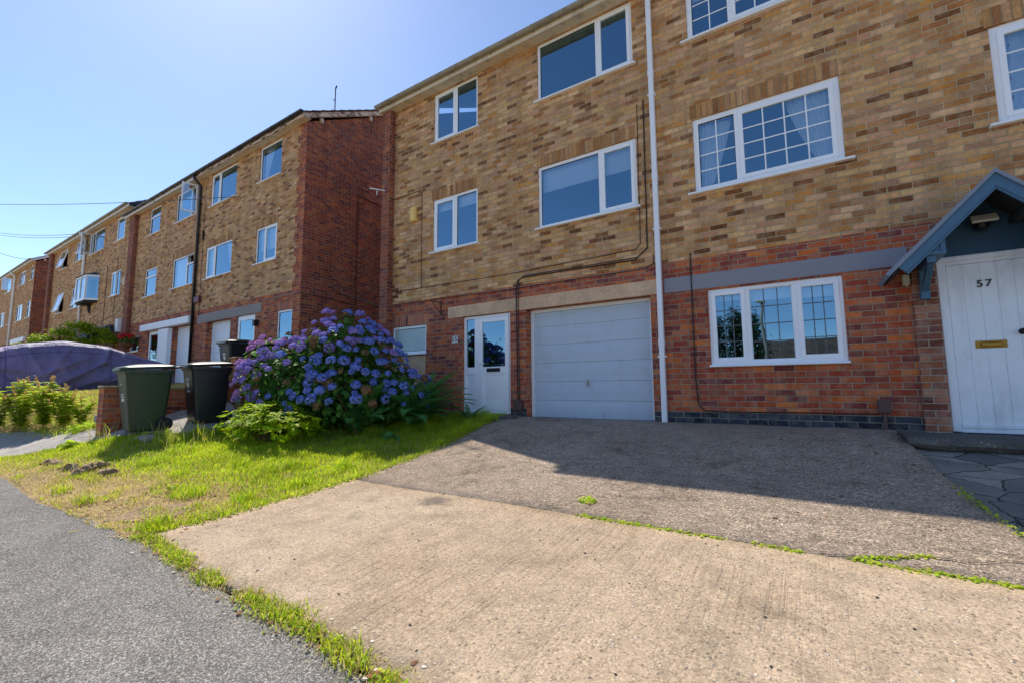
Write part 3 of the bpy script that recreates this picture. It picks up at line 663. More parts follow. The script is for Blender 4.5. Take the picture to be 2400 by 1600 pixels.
def garage_door(root, x0, x1, z0, z1, y, mat, n=6, frame=.05, framemat='white_paint', handle=None):
    mb = MB(); h = (z1 - z0) / n; W = x1 - x0 - 2 * frame - .006
    prof = [(y, z0)]
    for i in range(n):
        b = z0 + i * h
        if i: prof += [(y + .010, b), (y + .010, b + .008), (y, b + .014)]
        for s in (1, 2, 3): prof += [(y + .0015 * (1 if s % 2 else -1), b + h * s / 4)]
    prof += [(y, z1 - frame - .004), (y + .04, z1 - frame - .004), (y + .04, z0)]
    mb.prism(prof, x0 + frame + .003, x1 - frame - .003); gr = obj('garage_door', mb, mat, root)
    mb = MB(); mb.bbox(x0 + .002, x0 + frame, y - .03, y + .06, z0, z1 - .002, .004); mb.bbox(x1 - frame, x1 - .002, y - .03, y + .06, z0, z1 - .002, .004); mb.box(x0 + frame, x1 - frame, y - .029, y + .06, z1 - frame, z1 - .003)
    obj('door_frame', mb, framemat, gr)
    if handle:
        hx, hz = handle; mb = MB(); mb.box(hx - .016, hx + .016, y - .012, y - .002, hz - .055, hz + .055); mb.tube([(hx, y - .012, hz), (hx, y - .05, hz)], .010); mb.box(hx - .012, hx + .012, y - .06, y - .046, hz - .06, hz + .02)
        obj('handle', mb, 'steel', gr, bevel=.003)
    mb = MB(); mb.box(x0, x1, y + .3, y + .32, z0 - .1, z1 + .1); obj('inside', mb, 'black_rubber', gr)
    return gr
def upvc_door(root, x0, x1, z0, z1, glass_z, rec_=.05, side=None, glass='window_glass', hand='left', letter=True):
    """white frame; optional sidelight at its left; leaf with a glazed upper part"""
    y = rec_; w = .05; lx0 = side + .05 if side else x0 + w
    a, b, c, d = lx0 + .004, x1 - w - .004, z0 + .055, z1 - w - .004; s = .085; yl = y - .012
    dr = obj('door', MB(), 'upvc', root); mb = MB()
    mb.bbox(x0, x0 + w, y, y + .07, z0, z1, .004); mb.bbox(x1 - w, x1, y, y + .07, z0, z1, .004); mb.bbox(x0 + w, x1 - w, y + .0005, y + .07, z1 - w, z1, .004); mb.bbox(x0 + w, x1 - w, y - .02, y + .07, z0, z0 + .05, .004)
    lx0 = x0 + w
    if side:
        lx0 = side + .05; mb.bbox(side - .05, side + .05, y + .0004, y + .07, z0 + .05, z1 - w, .004)
        mb.bbox(x0 + w, side - .05, y + .0008, y + .07, glass_z - .13, glass_z, .004); mb.box(x0 + w, side - .05, y + .025, y + .05, z0 + .05, glass_z - .13)
        ring(mb, x0 + w + .02, side - .07, z0 + .08, glass_z - .16, .015, y + .015, y + .026)
    obj('door_frame', mb, 'upvc', dr)
    if side: pane_obj(dr, x0 + w, side - .05, glass_z, z1 - w, y + .03, glass)
    mb = MB(); mb.bbox(a, a + s, yl, yl + .06, c, d, .005); mb.bbox(b - s, b, yl, yl + .06, c, d, .005); mb.bbox(a + s, b - s, yl + .0005, yl + .06, d - s, d, .005); mb.bbox(a + s, b - s, yl + .0005, yl + .06, c, c + .11, .005); mb.bbox(a + s, b - s, yl + .0005, yl + .06, glass_z - .12, glass_z, .005)
    mb.box(a + s, b - s, yl + .018, yl + .05, c + .11, glass_z - .12); ring(mb, a + s + .02, b - s - .02, c + .13, glass_z - .14, .018, yl + .006, yl + .0185)
    off = worigin(root); dr.data.from_pydata([(p[0] - off.x, p[1] - off.y, p[2] - off.z) for p in mb.v], [], mb.f); dr.data.update()
    pane_obj(dr, a + s, b - s, glass_z, d - s, yl + .02, glass)
    if letter:
        m = (a + b) / 2; mb = MB(); mb.bbox(m - .15, m + .15, yl - .008, yl, glass_z - .095, glass_z - .025, .004); obj('letter_plate', mb, 'black_pvc', dr)
    hx = a + .045 if hand == 'left' else b - .045; sg = 1 if hand == 'left' else -1
    mb = MB(); mb.bbox(hx - .017, hx + .017, yl - .01, yl, glass_z - .1, glass_z + .12, .004); mb.tube([(hx, yl - .01, glass_z + .06), (hx, yl - .045, glass_z + .06), (hx + sg * .02, yl - .05, glass_z + .06), (hx + sg * .12, yl - .05, glass_z + .06)], .009); mb.tube([(hx, yl - .004, glass_z - .06), (hx, yl - .016, glass_z - .06)], .012)
    obj('handle', mb, 'white_paint', dr, smooth=False)
    return dr

# ------------------------------------------------------------------ house 55
BU = ('buff_brick', 'red_brick')
h = empty('brick_house', (-4.7, 0, -.5), 'buff brick house with number 55 tiles between a frosted window and white front door', 'house', 'three-storey brick houses along the street')
ops = [wop(-7.39, -6.40, .70, 1.28), rec(-5.46, -4.36, -.475, 1.335, .14), rec(-4.03, -1.87, -.56, 1.335, .24), wop(-6.25, -5.09, 2.73, 3.84), wop(-3.75, -2.0, 2.73, 3.84), wop(-6.25, -5.09, 5.07, 6.165), wop(-3.74, -2.0, 5.07, 6.165)]
front_wall(h, -7.66, -1.70, -1.2, 6.19, ops, 1.785)
shell(h, -7.66, -1.70, -1.2, 6.18, gl=True, roof_x=(-7.74, -1.7))
pier(h, -7.66, -7.42, -1.0, 6.179)
soldier(h, -7.40, -6.38, 1.285, 1.50, 'soldier_red'); soldier(h, -6.28, -5.06, 3.845, 4.05); soldier(h, -3.79, -1.97, 3.845, 4.05)
window(h, -7.39, -6.40, .70, 1.28, (), 'f', glass='frosted_glass', sillx=.0)
mb = MB(); mb.box(-7.38, -6.41, -.004, .02, -.25, .655); obj('render_patch', mb, 'render_lintel', h)
window(h, -6.25, -5.09, 2.73, 3.84, (-5.66,), 'sf', blind=[3.62, 3.6])
window(h, -3.75, -2.0, 2.73, 3.84, (-2.60,), 'fs', blind=[3.42, 3.42])
window(h, -6.25, -5.09, 5.07, 6.165, (-5.66,), 'sf'); window(h, -3.74, -2.0, 5.07, 6.165, (-2.60,), 'fs')
mb = MB(); mb.bbox(-5.82, -1.715, -.006, .05, 1.338, 1.56, .004); obj('lintel', mb, 'render_lintel', h)
upvc_door(h, -5.455, -4.365, -.47, 1.33, .375, .05, side=-5.15)
garage_door(h, -4.025, -1.875, -.545, 1.335, .18, 'garage_paint', 6, .055, handle=(-2.98, .07))
mb = MB(); mb.box(-3.04, -2.72, .166, .1725, -.53, -.38); obj('patch_plate', mb, 'garage_paint', h)
mb = MB(); mb.box(-5.62, -4.1, -.34, -.001, -.62, -.478); obj('door_step', mb, 'step_concrete', h, bevel=.012)
for q in ((-4.355, -4.035), (-1.865, -1.705)):
    mb = MB(); mb.box(q[0], q[1], -.004, .06, -.8, -.356); obj('plinth', mb, 'blue_brick', h)
for i, xc in enumerate((-5.675, -5.605)):
    mb = MB(); mb.bbox(xc - .033, xc + .033, -.012, -.0005, .85, .985, .003); tl = obj('number_tile', mb, 'tile_white', h)
    obj('digit', text_front('5', .135, xc, -.0135, .917, .001, True, .82), 'digit_navy', tl)
mb = MB(); mb.bbox(-6.86, -6.70, -.075, -.0005, 3.49, 3.81, .02); mb.box(-6.84, -6.72, -.079, -.0755, 3.53, 3.77); obj('alarm_box', mb, 'alarm_yellow', h)
mb = MB(); mb.bbox(-4.26, -4.10, -.09, -.0005, -.4, -.22, .01); mb.box(-4.27, -4.09, -.098, -.0905, -.235, -.215); obj('meter_box', mb, 'meter_brown', h)
downpipe(h, -1.715, -.05, -.52, 6.2, 'white_paint', .034, True, joints=(.62, 3.1, 4.75), clips=(.42, 2.3, 4.4))
cable(h, [(-1.96, 4.36), (-1.98, 2.14), (-2.05, 2.06), (-4.1, 2.02), (-6.55, 2.04), (-7.41, 2.06)]); cable(h, [(-1.86, 4.40), (-1.88, 2.05), (-2.07, 1.90), (-4.10, 1.91), (-4.19, 1.86), (-4.22, 1.72), (-4.20, -.23)], .010)
cable(h, [(-2.05, 1.93), (-4.05, 1.935), (-4.16, 1.88), (-4.175, 1.5), (-4.16, -.23)], .007, y=-.02); cable(h, [(-1.79, 1.93), (-1.80, 1.80), (-1.92, 1.745), (-4.3, 1.73), (-7.41, 1.77)], .006)
cable(h, [(-6.55, 2.04), (-6.56, 4.08), (-6.66, 4.15), (-7.41, 4.14)], .006, 'cable_brown')
mb = MB(); mb.tube([(-6.0, -.012, 1.71), (-6.0, -.012, 1.42)], .011, 6); mb.tube([(-6.0, -.012, 1.67), (-5.98, -.36, 1.66)], .009, 6); mb.tube([(-6.0, -.012, 1.45), (-5.985, -.3, 1.66)], .008, 6); obj('basket_bracket', mb, 'rust', h)
mb = MB(); mb.tube([(-7.55, -.155, 4.33), (-7.75, -.42, 4.34)], .012, 6); mb.tube([(-7.64, -.3, 4.30), (-7.64, -.3, 4.20)], .008, 6); obj('wire_hook', mb, 'white_paint', h)

# ------------------------------------------------------------------ house 57
h = empty('brick_house', (1.3, 0, -.5), 'brick house with number 57 on a white boarded door under a blue canopy', 'house', 'three-storey brick houses along the street')
ops = [wop(-1.08, .43, .28, 1.31), rec(1.26, 2.42, -.51, 1.35, .12), wop(-1.17, .56, 2.73, 3.83), wop(-1.18, .55, 5.07, 6.165), wop(1.87, 3.03, 2.73, 3.83), wop(1.87, 3.03, 5.07, 6.165), wop(3.0, 4.0, .7, 1.28)]
front_wall(h, -1.6995, 4.4, -1.2, 6.19, ops, 1.785)
shell(h, -1.6995, 4.4, -1.2, 6.18, gr=True, roof_x=(-1.699, 4.62))
soldier(h, -1.2, .6, 3.835, 4.05); soldier(h, 1.84, 3.06, 3.835, 4.05)
window(h, -1.08, .43, .28, 1.31, (-.605, -.065), 'sfs', bars=[(3, 4)] * 3, lead=True, blind=[1.16, 1.12, 1.1], sillx=.012)
window(h, -1.17, .56, 2.73, 3.83, (-.60,), 'fs', bars=[(2, 4), (4, 4)], w=.075, sillx=.09, curtain=[(-1.1, -.68, 2.74, 3.76, -1), (-.02, .45, 2.78, 3.76, 1)])
window(h, -1.18, .55, 5.07, 6.165, (-.60,), 'fs', bars=[(2, 4), (4, 4)], w=.075, sillx=.09, blind=[5.75, 5.8])
window(h, 1.87, 3.03, 2.73, 3.83, (2.45,), 'sf', bars=[(2, 4), (2, 4)], w=.075, sillx=.08, curtain=[(1.95, 2.4, 2.78, 3.76, -1)])
window(h, 1.87, 3.03, 5.07, 6.165, (2.45,), 'sf', bars=[(2, 4), (2, 4)], w=.06); window(h, 3.0, 4.0, .7, 1.28, (), 'f', glass='frosted_glass')
mb = MB(); mb.bbox(-1.66, 1.035, -.008, .05, 1.335, 1.55, .004); obj('lintel', mb, 'grey_lintel', h)
mb = MB(); mb.box(-1.69, 1.035, -.004, .06, -.9, -.356); obj('plinth', mb, 'blue_brick', h)
for q in ((1.04, 1.255), (2.425, 2.64)):
    mb = MB(); mb.box(q[0], q[1], -.06, .1, -.9, 1.34); obj('pilaster', mb, 'pilaster_brick', h, bevel=.02)
cable(h, [(-1.28, 1.87), (-1.285, .1), (-1.26, -.25), (-1.19, -.335), (-.9, -.345), (.66, -.33)], .009)
mb = MB(); mb.bbox(.65, .765, -.085, -.0005, -.32, -.17, .01); mb.box(.64, .775, -.092, -.0855, -.19, -.165); mb.tube([(.71, -.03, -.32), (.71, -.03, -.5)], .02); obj('meter_box', mb, 'meter_brown', h)
mb = MB(); mb.bbox(.965, 1.028, -.06, -.0005, 1.10, 1.22, .006); mb.tube([(1.0, -.03, 1.1), (1.0, -.03, 1.085)], .01, 6); mb.tube([(.995, -.03, 1.22), (.99, -.01, 1.33)], .004, 5); obj('junction_box', mb, 'sensor_beige', h)
mb = MB()
mb.box(-1.395, -1.205, -.003, .02, 1.165, 1.23)
for r in range(2):
    for k in range(9): mb.box(-1.385 + k * .02, -1.373 + k * .02, -.0045, -.0031, 1.175 + r * .026, 1.193 + r * .026, 1)
obj('air_brick', mb, ['red_brick', 'black_pvc'], h)
import bmesh
mb = MB(); N_ = 40; top = []; bot = []
for k in range(N_ + 1):
    x = .80 + 1.9 * k / N_; j = .016 * mnoise.noise(Vector((x * 7, 1, 3))) + .03 * mnoise.noise(Vector((x * 2.2, 5, 1))); zz = -.515 + .006 * mnoise.noise(Vector((x * 5, 2, 2)))
    top.append([(x, -.061, zz + .004), (x, -.3, zz + .002), (x, -.72 + j, zz), (x, -.76 + j * 1.5, zz - .014), (x, -.77 + j * 2 + .016 * mnoise.noise(Vector((x * 16, 4, 4))), zz - .06), (x, -.73 + j * 2.4, zz - .10 - .03 * mnoise.noise(Vector((x * 6, 8, 4)))), (x, -.52, zz - .2)])
mb.grid(top); mb.add(top[0], [tuple(range(7))]); mb.add(top[-1], [tuple(range(6, -1, -1))]); obj('door_step', mb, 'step_concrete', h)
mb = MB(); mb.box(1.30, 2.38, -.075, -.0235, -.513, -.4995); obj('threshold', mb, 'navy_paint', h)
# boarded door
y = .0; mb = MB(); N = 8; a, b = 1.335, 2.345
for k in range(N):
    xa = a + (b - a) * k / N; xb = a + (b - a) * (k + 1) / N
    mb.prism([(xa, y + .03), (xa, y - .004), (xa + .004, y - .011), (xb - .004, y - .011), (xb, y - .004), (xb, y + .03)], -.455, 1.265, 'z')
mb.box(a, b, y - .026, y - .0112, -.455, -.42)
dr = obj('door', mb, 'door_white', h)
mb = MB(); mb.bbox(1.258, 1.333, -.024, .08, -.5, 1.35, .006); mb.bbox(2.347, 2.422, -.024, .08, -.5, 1.35, .006); mb.bbox(1.333, 2.347, -.0235, .08, 1.268, 1.35, .006); mb.bbox(1.24, 2.44, -.045, -.0245, 1.30, 1.362, .01); mb.box(1.333, 2.347, -.02, .06, -.5, -.458)
obj('door_frame', mb, 'door_white', dr)
mb = MB(); mb.bbox(1.50, 1.735, -.017, -.0112, .365, .445, .004); ring(mb, 1.535, 1.70, .378, .432, .007, -.024, -.0171); mb.bbox(1.545, 1.69, -.021, -.0171, .386, .424, .003); mb.tube([(1.517, -.017, .405), (1.517, -.03, .405)], .009); mb.tube([(1.717, -.017, .405), (1.717, -.03, .405)], .009); obj('letter_plate', mb, 'brass', dr)
obj('digit', text_front('5', .105, 1.583, -.015, 1.04, .004, True), 'digit_dark', dr); obj('digit', text_front('7', .105, 1.648, -.015, 1.04, .004, True), 'digit_dark', dr)
mb = MB(); mb.tube([(1.85, -.011, .52), (1.85, -.03, .52), (1.85, -.045, .52), (1.85, -.065, .52), (1.85, -.08, .52)], [.03, .014, .014, .032, .02], 14); obj('door_knob', mb, 'dark_metal', dr, smooth=True)
# canopy
YF = -.6; mb = MB()
def slope(side, t0, t1, x0=1.63, z0=2.055):          # points down the slope on one side
    return [(x0 + side * t * .6925, z0 - t * .7214) for t in (t0, t1)]
for sd in (-1, 1):
    (xa, za), (xb, zb) = slope(sd, 0, 1.27)
    n = (-sd * .0289, -.0277); q = [(xa, za), (xb, zb), (xb - sd * .03, zb - .028), (xa, za - .0415)]
    mb.prism(q, YF - .02, -.001, 'y')
cp = obj('porch_canopy', mb, 'roof_felt', h)
mb = MB()
for sd in (-1, 1):
    (xa, za), (xb, zb) = slope(sd, 0, 1.12, z0=2.012)
    mb.prism([(xa, za), (xb, zb), (xb + -sd * .066, zb - .064), (xa, za - .128)], YF, YF + .03, 'y')
    mb.prism([(xa, za - .128), (xb - sd * .066, zb - .064), (xb - sd * .085, zb - .082), (xa, za - .155)], YF + .008, YF + .03, 'y')
    mb.prism([(xa, za), (xb, zb), (xb, zb + .02), (xa, za + .02)], YF - .006, YF - .0005, 'y')
obj('barge_board', mb, 'teal_paint', cp, bevel=.003)
mb = MB()
for sd in (-1, 1):
    (xa, za), (xb, zb) = slope(sd, .0, 1.2, z0=2.008); mb.prism([(xa, za), (xb, zb), (xb - sd * .02, zb - .019), (xa, za - .04)], YF + .031, -.002, 'y')
    for t in (.35, .8):
        (xc, zc), _ = slope(sd, t, t, z0=1.968); mb.box(xc - .03, xc + .03, YF + .032, -.012, zc - .08, zc - .02)
obj('canopy_lining', mb, 'dark_felt', cp)
mb = MB(); mb.prism([(1.04, 1.366), (2.22, 1.366), (1.63, 1.97)], -.012, -.0006, 'y'); obj('gable_panel', mb, 'teal_panel', cp)
for sd in (-1, 1):
    m2 = MB(); X = lambda v: 1.63 + sd * (1.63 - v) * -1
    def bx(x0, x1, *r): m2.box(min(X(x0), X(x1)), max(X(x0), X(x1)), *r)
    bx(1.05, 1.245, YF + .04, -.061, 1.295, 1.335); bx(1.20, 1.245, YF + .045, YF + .075, 1.336, 1.50)
    m2.prism([(X(1.07), 1.337), (X(1.199), 1.337), (X(1.199), 1.46)], YF + .052, YF + .07, 'y')
    bx(1.095, 1.17, -.145, -.061, .91, 1.294); bx(1.095, 1.17, YF + .06, -.146, 1.225, 1.294)
    m2.prism([(-.146, .99), (-.146, 1.08), (YF + .16, 1.224), (YF + .09, 1.224)], X(1.105) if sd < 0 else X(1.16), X(1.16) if sd < 0 else X(1.105), 'x')
    obj('canopy_bracket', m2, 'teal_paint', cp, bevel=.004)
m2 = MB(); m2.M = Matrix.Translation((1.635, -.16, 1.70)) @ Matrix.Rotation(R_(-38), 4, 'X'); m2.bbox(-.10, .10, -.012, .012, -.05, .05, .005); m2.M = None; m2.tube([(1.635, -.014, 1.69), (1.635, -.14, 1.69)], .025); lt = obj('wall_light', m2, 'sensor_beige', cp)
m2 = MB(); m2.M = Matrix.Translation((1.625, -.10, 1.645)); m2.lathe([(.01, -.055), (.04, -.045), (.06, -.02), (.065, .01), (.05, .03)], 16); obj('motion_sensor', m2, 'black_pvc', lt, smooth=True)

# ------------------------------------------------------------------ houses further along the street
def far_wins(h, L):
    for d in L: window(h, *d[:4], **(d[4] if len(d) > 4 else {}))
def whole(L): return [wop(*d[:4]) for d in L]
G = 'three-storey brick houses along the street'
h = empty('brick_house', (-14.0, 0, .2), 'end brick house with dark red side wall and peeling barge board, beyond the hydrangea', 'house', G)
W2 = [(-16.46, -14.73, 3.59, 4.66, dict(mull=(-15.87,), kinds='sf', curtain=[(-16.4, -15.95, 3.65, 4.6, -1), (-15.3, -14.8, 3.65, 4.6, 1)])), (-13.29, -12.17, 3.59, 4.66, dict(mull=(-12.84,), kinds='fs', blind=[4.0, 4.0])), (-16.36, -14.67, 6.04, 7.15, dict(mull=(-15.78,), kinds='sf')), (-13.27, -12.11, 6.06, 7.15, dict(curtain=[(-13.2, -12.75, 6.12, 7.08, -1)])), (-11.97, -11.25, 1.3, 2.10, dict())]
front_wall(h, -17.14, -10.9, -1.0, 7.2, whole(W2) + [rec(-16.12, -14.55, .1, 2.15, .25), rec(-14.2, -13.12, .25, 2.15, .12)], 2.6, ('buff_brick', 'red_brick'), tooth=-11.3)
far_wins(h, W2); shell(h, -17.14, -10.9, -1.0, 7.19, gr=True, roof_x=(-17.14, -10.72), gutter='black_pvc', fascia='peeling_paint')
for q in ((-16.5, -14.7), (-13.33, -12.13)): soldier(h, q[0], q[1], 4.665, 4.87)
soldier(h, -12.0, -11.22, 2.105, 2.31, 'soldier_red')
mb = MB(); mb.box(-16.8, -12.8, -.006, .05, 2.153, 2.43); obj('lintel', mb, 'stone_lintel', h)
garage_door(h, -16.115, -14.555, .15, 2.15, .2, 'garage_white', 6, .05); upvc_door(h, -14.195, -13.125, .25, 2.148, 1.0, .05, letter=False, hand='right')
mb = MB(); mb.bbox(-13.0, -12.9, -.14, -.0005, 1.76, 1.93, .01); obj('lamp', mb, 'black_pvc', h)
mb = MB(); mb.box(-16.95, -16.6, -.09, -.0005, 2.86, 3.05); obj('alarm_box', mb, 'burgundy', h)
downpipe(h, -17.05, -.06, .1, 7.25, 'black_pvc', .045, joints=(1.9, 4.3), clips=(2.9, 4.1, 5.2, 6.3))
cable(h, [(-16.75, 6.9), (-16.7, 2.4)], .007, 'cable_brown'); cable(h, [(-16.72, 5.3), (-16.7, 5.0)], .04, 'black_rubber'); cable(h, [(-10.92, 2.50), (-12.8, 2.45)], .011, 'cable_grey')
def gcable(pts, r, mat):
    m2 = MB(); m2.tube([(-10.885, p[0], p[1]) for p in pts], r, 6); obj('pipe', m2, mat, h, smooth=True)
gcable([(2.6, 5.66), (1.72, 5.72), (1.69, 5.6), (1.70, 2.8), (1.7, 2.36)], .016, 'rust'); gcable([(1.2, 2.80), (1.22, 2.70), (1.6, 2.62), (3.2, 2.42)], .012, 'cable_grey'); gcable([(0, 2.47), (.8, 2.46), (1.6, 2.40)], .012, 'cable_brown')
mb = MB(); mb.tube([(-10.95, .85, 7.6), (-10.95, .85, 8.68)], .016, 6); mb.tube([(-10.95, .85, 8.3), (-10.98, .80, 8.3)], .012, 5); mb.tube([(-10.95, .85, 8.66), (-10.92, .87, 8.74)], .022, 6); obj('aerial_mast', mb, 'dark_metal', h)
mb = MB(); mb.tube([(-18.4, 2.0, 8.5), (-18.4, 2.0, 9.55)], .02, 6); mb.tube([(-20.3, 2.1, 9.68), (-18.3, 2.0, 9.52)], .014, 6)
for k in range(11):
    xx = -20.2 + k * .17; zz = 9.68 - (xx + 20.3) * .08; mb.tube([(xx, 1.88, zz - .09), (xx, 2.28, zz + .09)], .008, 4)
YAGI = mb

h = empty('brick_house', (-20.3, 0, .3), 'brick house with white panel over its garage, just left of the black downpipe', 'house', G)
obj('aerial', YAGI, 'steel', h)
W2 = [(-19.08, -17.4, 3.59, 4.69, dict(blind=[3.7, None], mull=(-17.95,), kinds='fT', transom={1: 4.35}, ang=55)), (-21.66, -20.55, 3.59, 4.69, dict(blind=[3.66], kinds='F', transom={0: 4.36})), (-21.58, -20.56, 6.07, 7.15, dict(kinds='F', transom={0: 6.78})), (-19.1, -17.4, 6.05, 7.15, dict(mull=(-17.92,), kinds='fO', ang=75)), (-22.72, -21.85, 1.5, 2.12, dict())]
front_wall(h, -23.5, -17.141, -1.0, 7.2, whole(W2) + [rec(-18.73, -17.28, .1, 2.19, .25), rec(-20.95, -19.8, .3, 2.19, .12)], 2.66)
far_wins(h, W2); shell(h, -23.5, -17.141, -1.0, 7.19, roof_x=(-23.75, -17.141), gutter='black_pvc', fascia='white_paint'); pier(h, -23.3, -22.8, -1, 7.188)
for q in ((-19.1, -17.38), (-21.7, -20.5)): soldier(h, q[0], q[1], 4.695, 4.9)
mb = MB()
for k in range(3): mb.bbox(-21.3 + k * 1.4, -19.912 + k * 1.4, -.16, -.0005, 2.2, 2.44, .01)
obj('fascia_panel', mb, 'white_paint', h)
garage_door(h, -18.725, -17.285, .1, 2.19, .2, 'garage_white', 6, .05); upvc_door(h, -20.945, -19.805, .3, 2.188, .6, .05, letter=False)
mb = MB(); mb.box(-19.55, -18.74, -.14, -.0005, .1, 2.15); obj('side_panel', mb, 'white_paint', h)

h = empty('brick_house', (-26.6, 0, .8), 'brick house with small white bay window above a dark porch roof behind tree', 'house', G)
W3 = [(-25.42, -24.4, 6.53, 7.62, dict(kinds='s')), (-28.97, -27.05, 6.53, 7.62, dict(mull=(-28.45,), kinds='of', ang=70)), (-25.62, -24.44, 4.07, 5.18, dict(mull=(-25.0,), kinds='sf')), (-25.9, -25.2, 1.5, 2.2, dict())]
front_wall(h, -29.7, -23.501, -1.0, 7.7, whole(W3) + [rec(-29.0, -27.6, 4.2, 5.2, .1)], 2.75)
far_wins(h, W3); shell(h, -29.7, -23.501, -1.0, 7.69, gr=True, roof_x=(-29.7, -23.4), fascia='white_paint', barge='black_pvc')
soldier(h, -25.66, -24.4, 5.185, 5.39)
by = -.42; mb = MB(); mb.prism([(-29.3, -.002), (-28.95, by), (-27.55, by), (-27.2, -.002)], 4.12, 4.2, 'z'); mb.prism([(-29.3, -.002), (-28.95, by), (-27.55, by), (-27.2, -.002)], 5.22, 5.3, 'z')
for q in ((-28.95, by), (-27.55, by), (-28.3, by)): mb.box(q[0] - .05, q[0] + .05, q[1], q[1] + .08, 4.2, 5.22)
bay = obj('bay_window', mb, 'upvc', h)
mb = MB(); mb.quad((-28.9, by + .03, 4.2), (-27.6, by + .03, 4.2), (-27.6, by + .03, 5.22), (-28.9, by + .03, 5.22)); mb.quad((-29.26, -.01, 4.2), (-28.98, by + .03, 4.2), (-28.98, by + .03, 5.22), (-29.26, -.01, 5.22)); mb.quad((-27.52, by + .03, 4.2), (-27.24, -.01, 4.2), (-27.24, -.01, 5.22), (-27.52, by + .03, 5.22)); obj('pane', mb, 'window_glass', bay)
mb = MB(); mb.add([(-29.36, 0, 5.301), (-28.98, by - .06, 5.301), (-27.52, by - .06, 5.301), (-27.14, 0, 5.301), (-28.6, 0, 5.55), (-27.9, 0, 5.55)], [(0, 1, 4), (1, 2, 5, 4), (2, 3, 5), (0, 4, 5, 3), (0, 3, 2, 1)]); obj('bay_roof', mb, 'slate', bay)
mb = MB(); mb.prism([(-.002, 4.119), (by, 4.119), (by + .05, 4.03), (-.12, 3.95), (-.06, 3.65), (-.002, 3.6)], -28.3, -28.2); mb.prism([(-29.2, -.003), (-28.9, by + .03), (-27.6, by + .03), (-27.3, -.003)], 4.04, 4.1185, 'z'); obj('bay_bracket', mb, 'dark_felt', bay)
mb = MB(); mb.add([(-27.4, -.9, 2.2), (-24.5, -.9, 2.2), (-24.9, -.002, 2.82), (-27.0, -.002, 2.82), (-27.4, -.9, 2.1), (-24.5, -.9, 2.1), (-24.5, -.002, 2.1), (-27.4, -.002, 2.1)], [(0, 1, 2, 3), (0, 4, 5, 1), (4, 7, 6, 5), (1, 5, 6, 2), (0, 3, 7, 4), (2, 6, 7, 3)]); pr = obj('porch_roof', mb, 'slate', h)
mb = MB(); mb.box(-27.2, -24.7, -.7, -.003, .6, 2.099); obj('porch', mb, 'timber_cream', h)
mb = MB(); mb.bbox(-24.15, -23.9, -.14, -.0005, 2.4, 2.95, .02); obj('meter_box', mb, 'white_paint', h); mb = MB(); mb.bbox(-23.85, -23.7, -.1, -.0005, 4.35, 4.7, .03); obj('alarm_box', mb, 'timber_cream', h)
downpipe(h, -29.63, -.07, .5, 7.76, 'white_paint', .055, joints=(5.0,), clips=(4, 6))
cable(h, [(-26.2, 5.6), (-26.2, 2.85)], .008); cable(h, [(-24.9, 5.8), (-24.95, 3.2), (-27.5, 3.0)], .008)

h = empty('brick_house', (-33, 0, .9), 'brick house between the far deep red side wall and a pale downpipe', 'house', G)
W3 = [(-31.42, -29.86, 6.55, 7.62, dict(mull=(-30.7,), kinds='fT', transom={1: 6.8}, ang=14)), (-34.05, -32.85, 6.55, 7.62, dict(kinds='t', ang=12)), (-31.52, -29.92, 4.12, 5.2, dict(mull=(-30.7,), kinds='ft', ang=12)), (-34.06, -32.92, 4.12, 5.2, dict(kinds='t', ang=12))]
front_wall(h, -36.0, -29.701, -1.0, 7.7, whole(W3) + [rec(-31.3, -29.9, .6, 2.6, .2), rec(-33.3, -32.2, .6, 2.6, .12)], 2.8)
far_wins(h, W3); shell(h, -36.0, -29.701, -1.0, 7.69, gl=True, roof_x=(-36.2, -29.701), fascia='white_paint'); pier(h, -35.95, -35.45, -1, 7.688); soldier(h, -31.55, -29.9, 5.205, 5.4)
garage_door(h, -31.295, -29.905, .7, 2.6, .2, 'garage_white', 6, .05); upvc_door(h, -33.295, -32.205, .7, 2.598, 1.0, .05)

h = empty('brick_house', (-42.5, 0, 1.3), 'distant end house with deep red side wall and white barge board', 'house', G)
W4 = [(-40.95, -39.98 - .25, 6.92, 7.85, dict(kinds='F', transom={0: 7.5})), (-43.9, -42.4, 6.9, 7.85, dict(mull=(-43.2,), kinds='fs')), (-41.05, -40.2, 4.52, 5.6, dict(kinds='F', transom={0: 5.2})), (-44.0, -42.32, 4.52, 5.6, dict(mull=(-43.3,), kinds='fs'))]
front_wall(h, -45.0, -39.9, -1.0, 8.0, whole(W4) + [rec(-44.0, -41.0, 1.1, 3.05, .2)], 3.2)
far_wins(h, W4); shell(h, -45.0, -39.9, -1.0, 7.99, gr=True, roof_x=(-45.0, -39.7), fascia='white_paint', barge='white_paint')
mb = MB(); mb.bbox(-44.3, -40.6, -.1, -.0005, 3.06, 3.35, .01); obj('fascia_panel', mb, 'white_paint', h); garage_door(h, -43.995, -41.005, 1.1, 3.05, .15, 'garage_white', 6, .06)
downpipe(h, -44.95, -.08, 1.0, 8.05, 'white_paint', .06, clips=(4, 6))
h = empty('brick_house', (-48, 0, 1.4), 'farthest brick house at the left edge with a lattice casement swung wide open', 'house', G)
W4 = [(-48.1, -46.2, 6.9, 7.85, dict(mull=(-46.75,), kinds='fO', ang=80)), (-46.3, -45.2, 4.52, 5.55, dict()), (-49.1, -47.65, 4.5, 5.58, dict(mull=(-48.3,), kinds='fs'))]
front_wall(h, -51.5, -45.001, -1.0, 8.0, whole(W4), 3.2); far_wins(h, W4); shell(h, -51.5, -45.001, -1.0, 7.99, gl=True, fascia='white_paint')

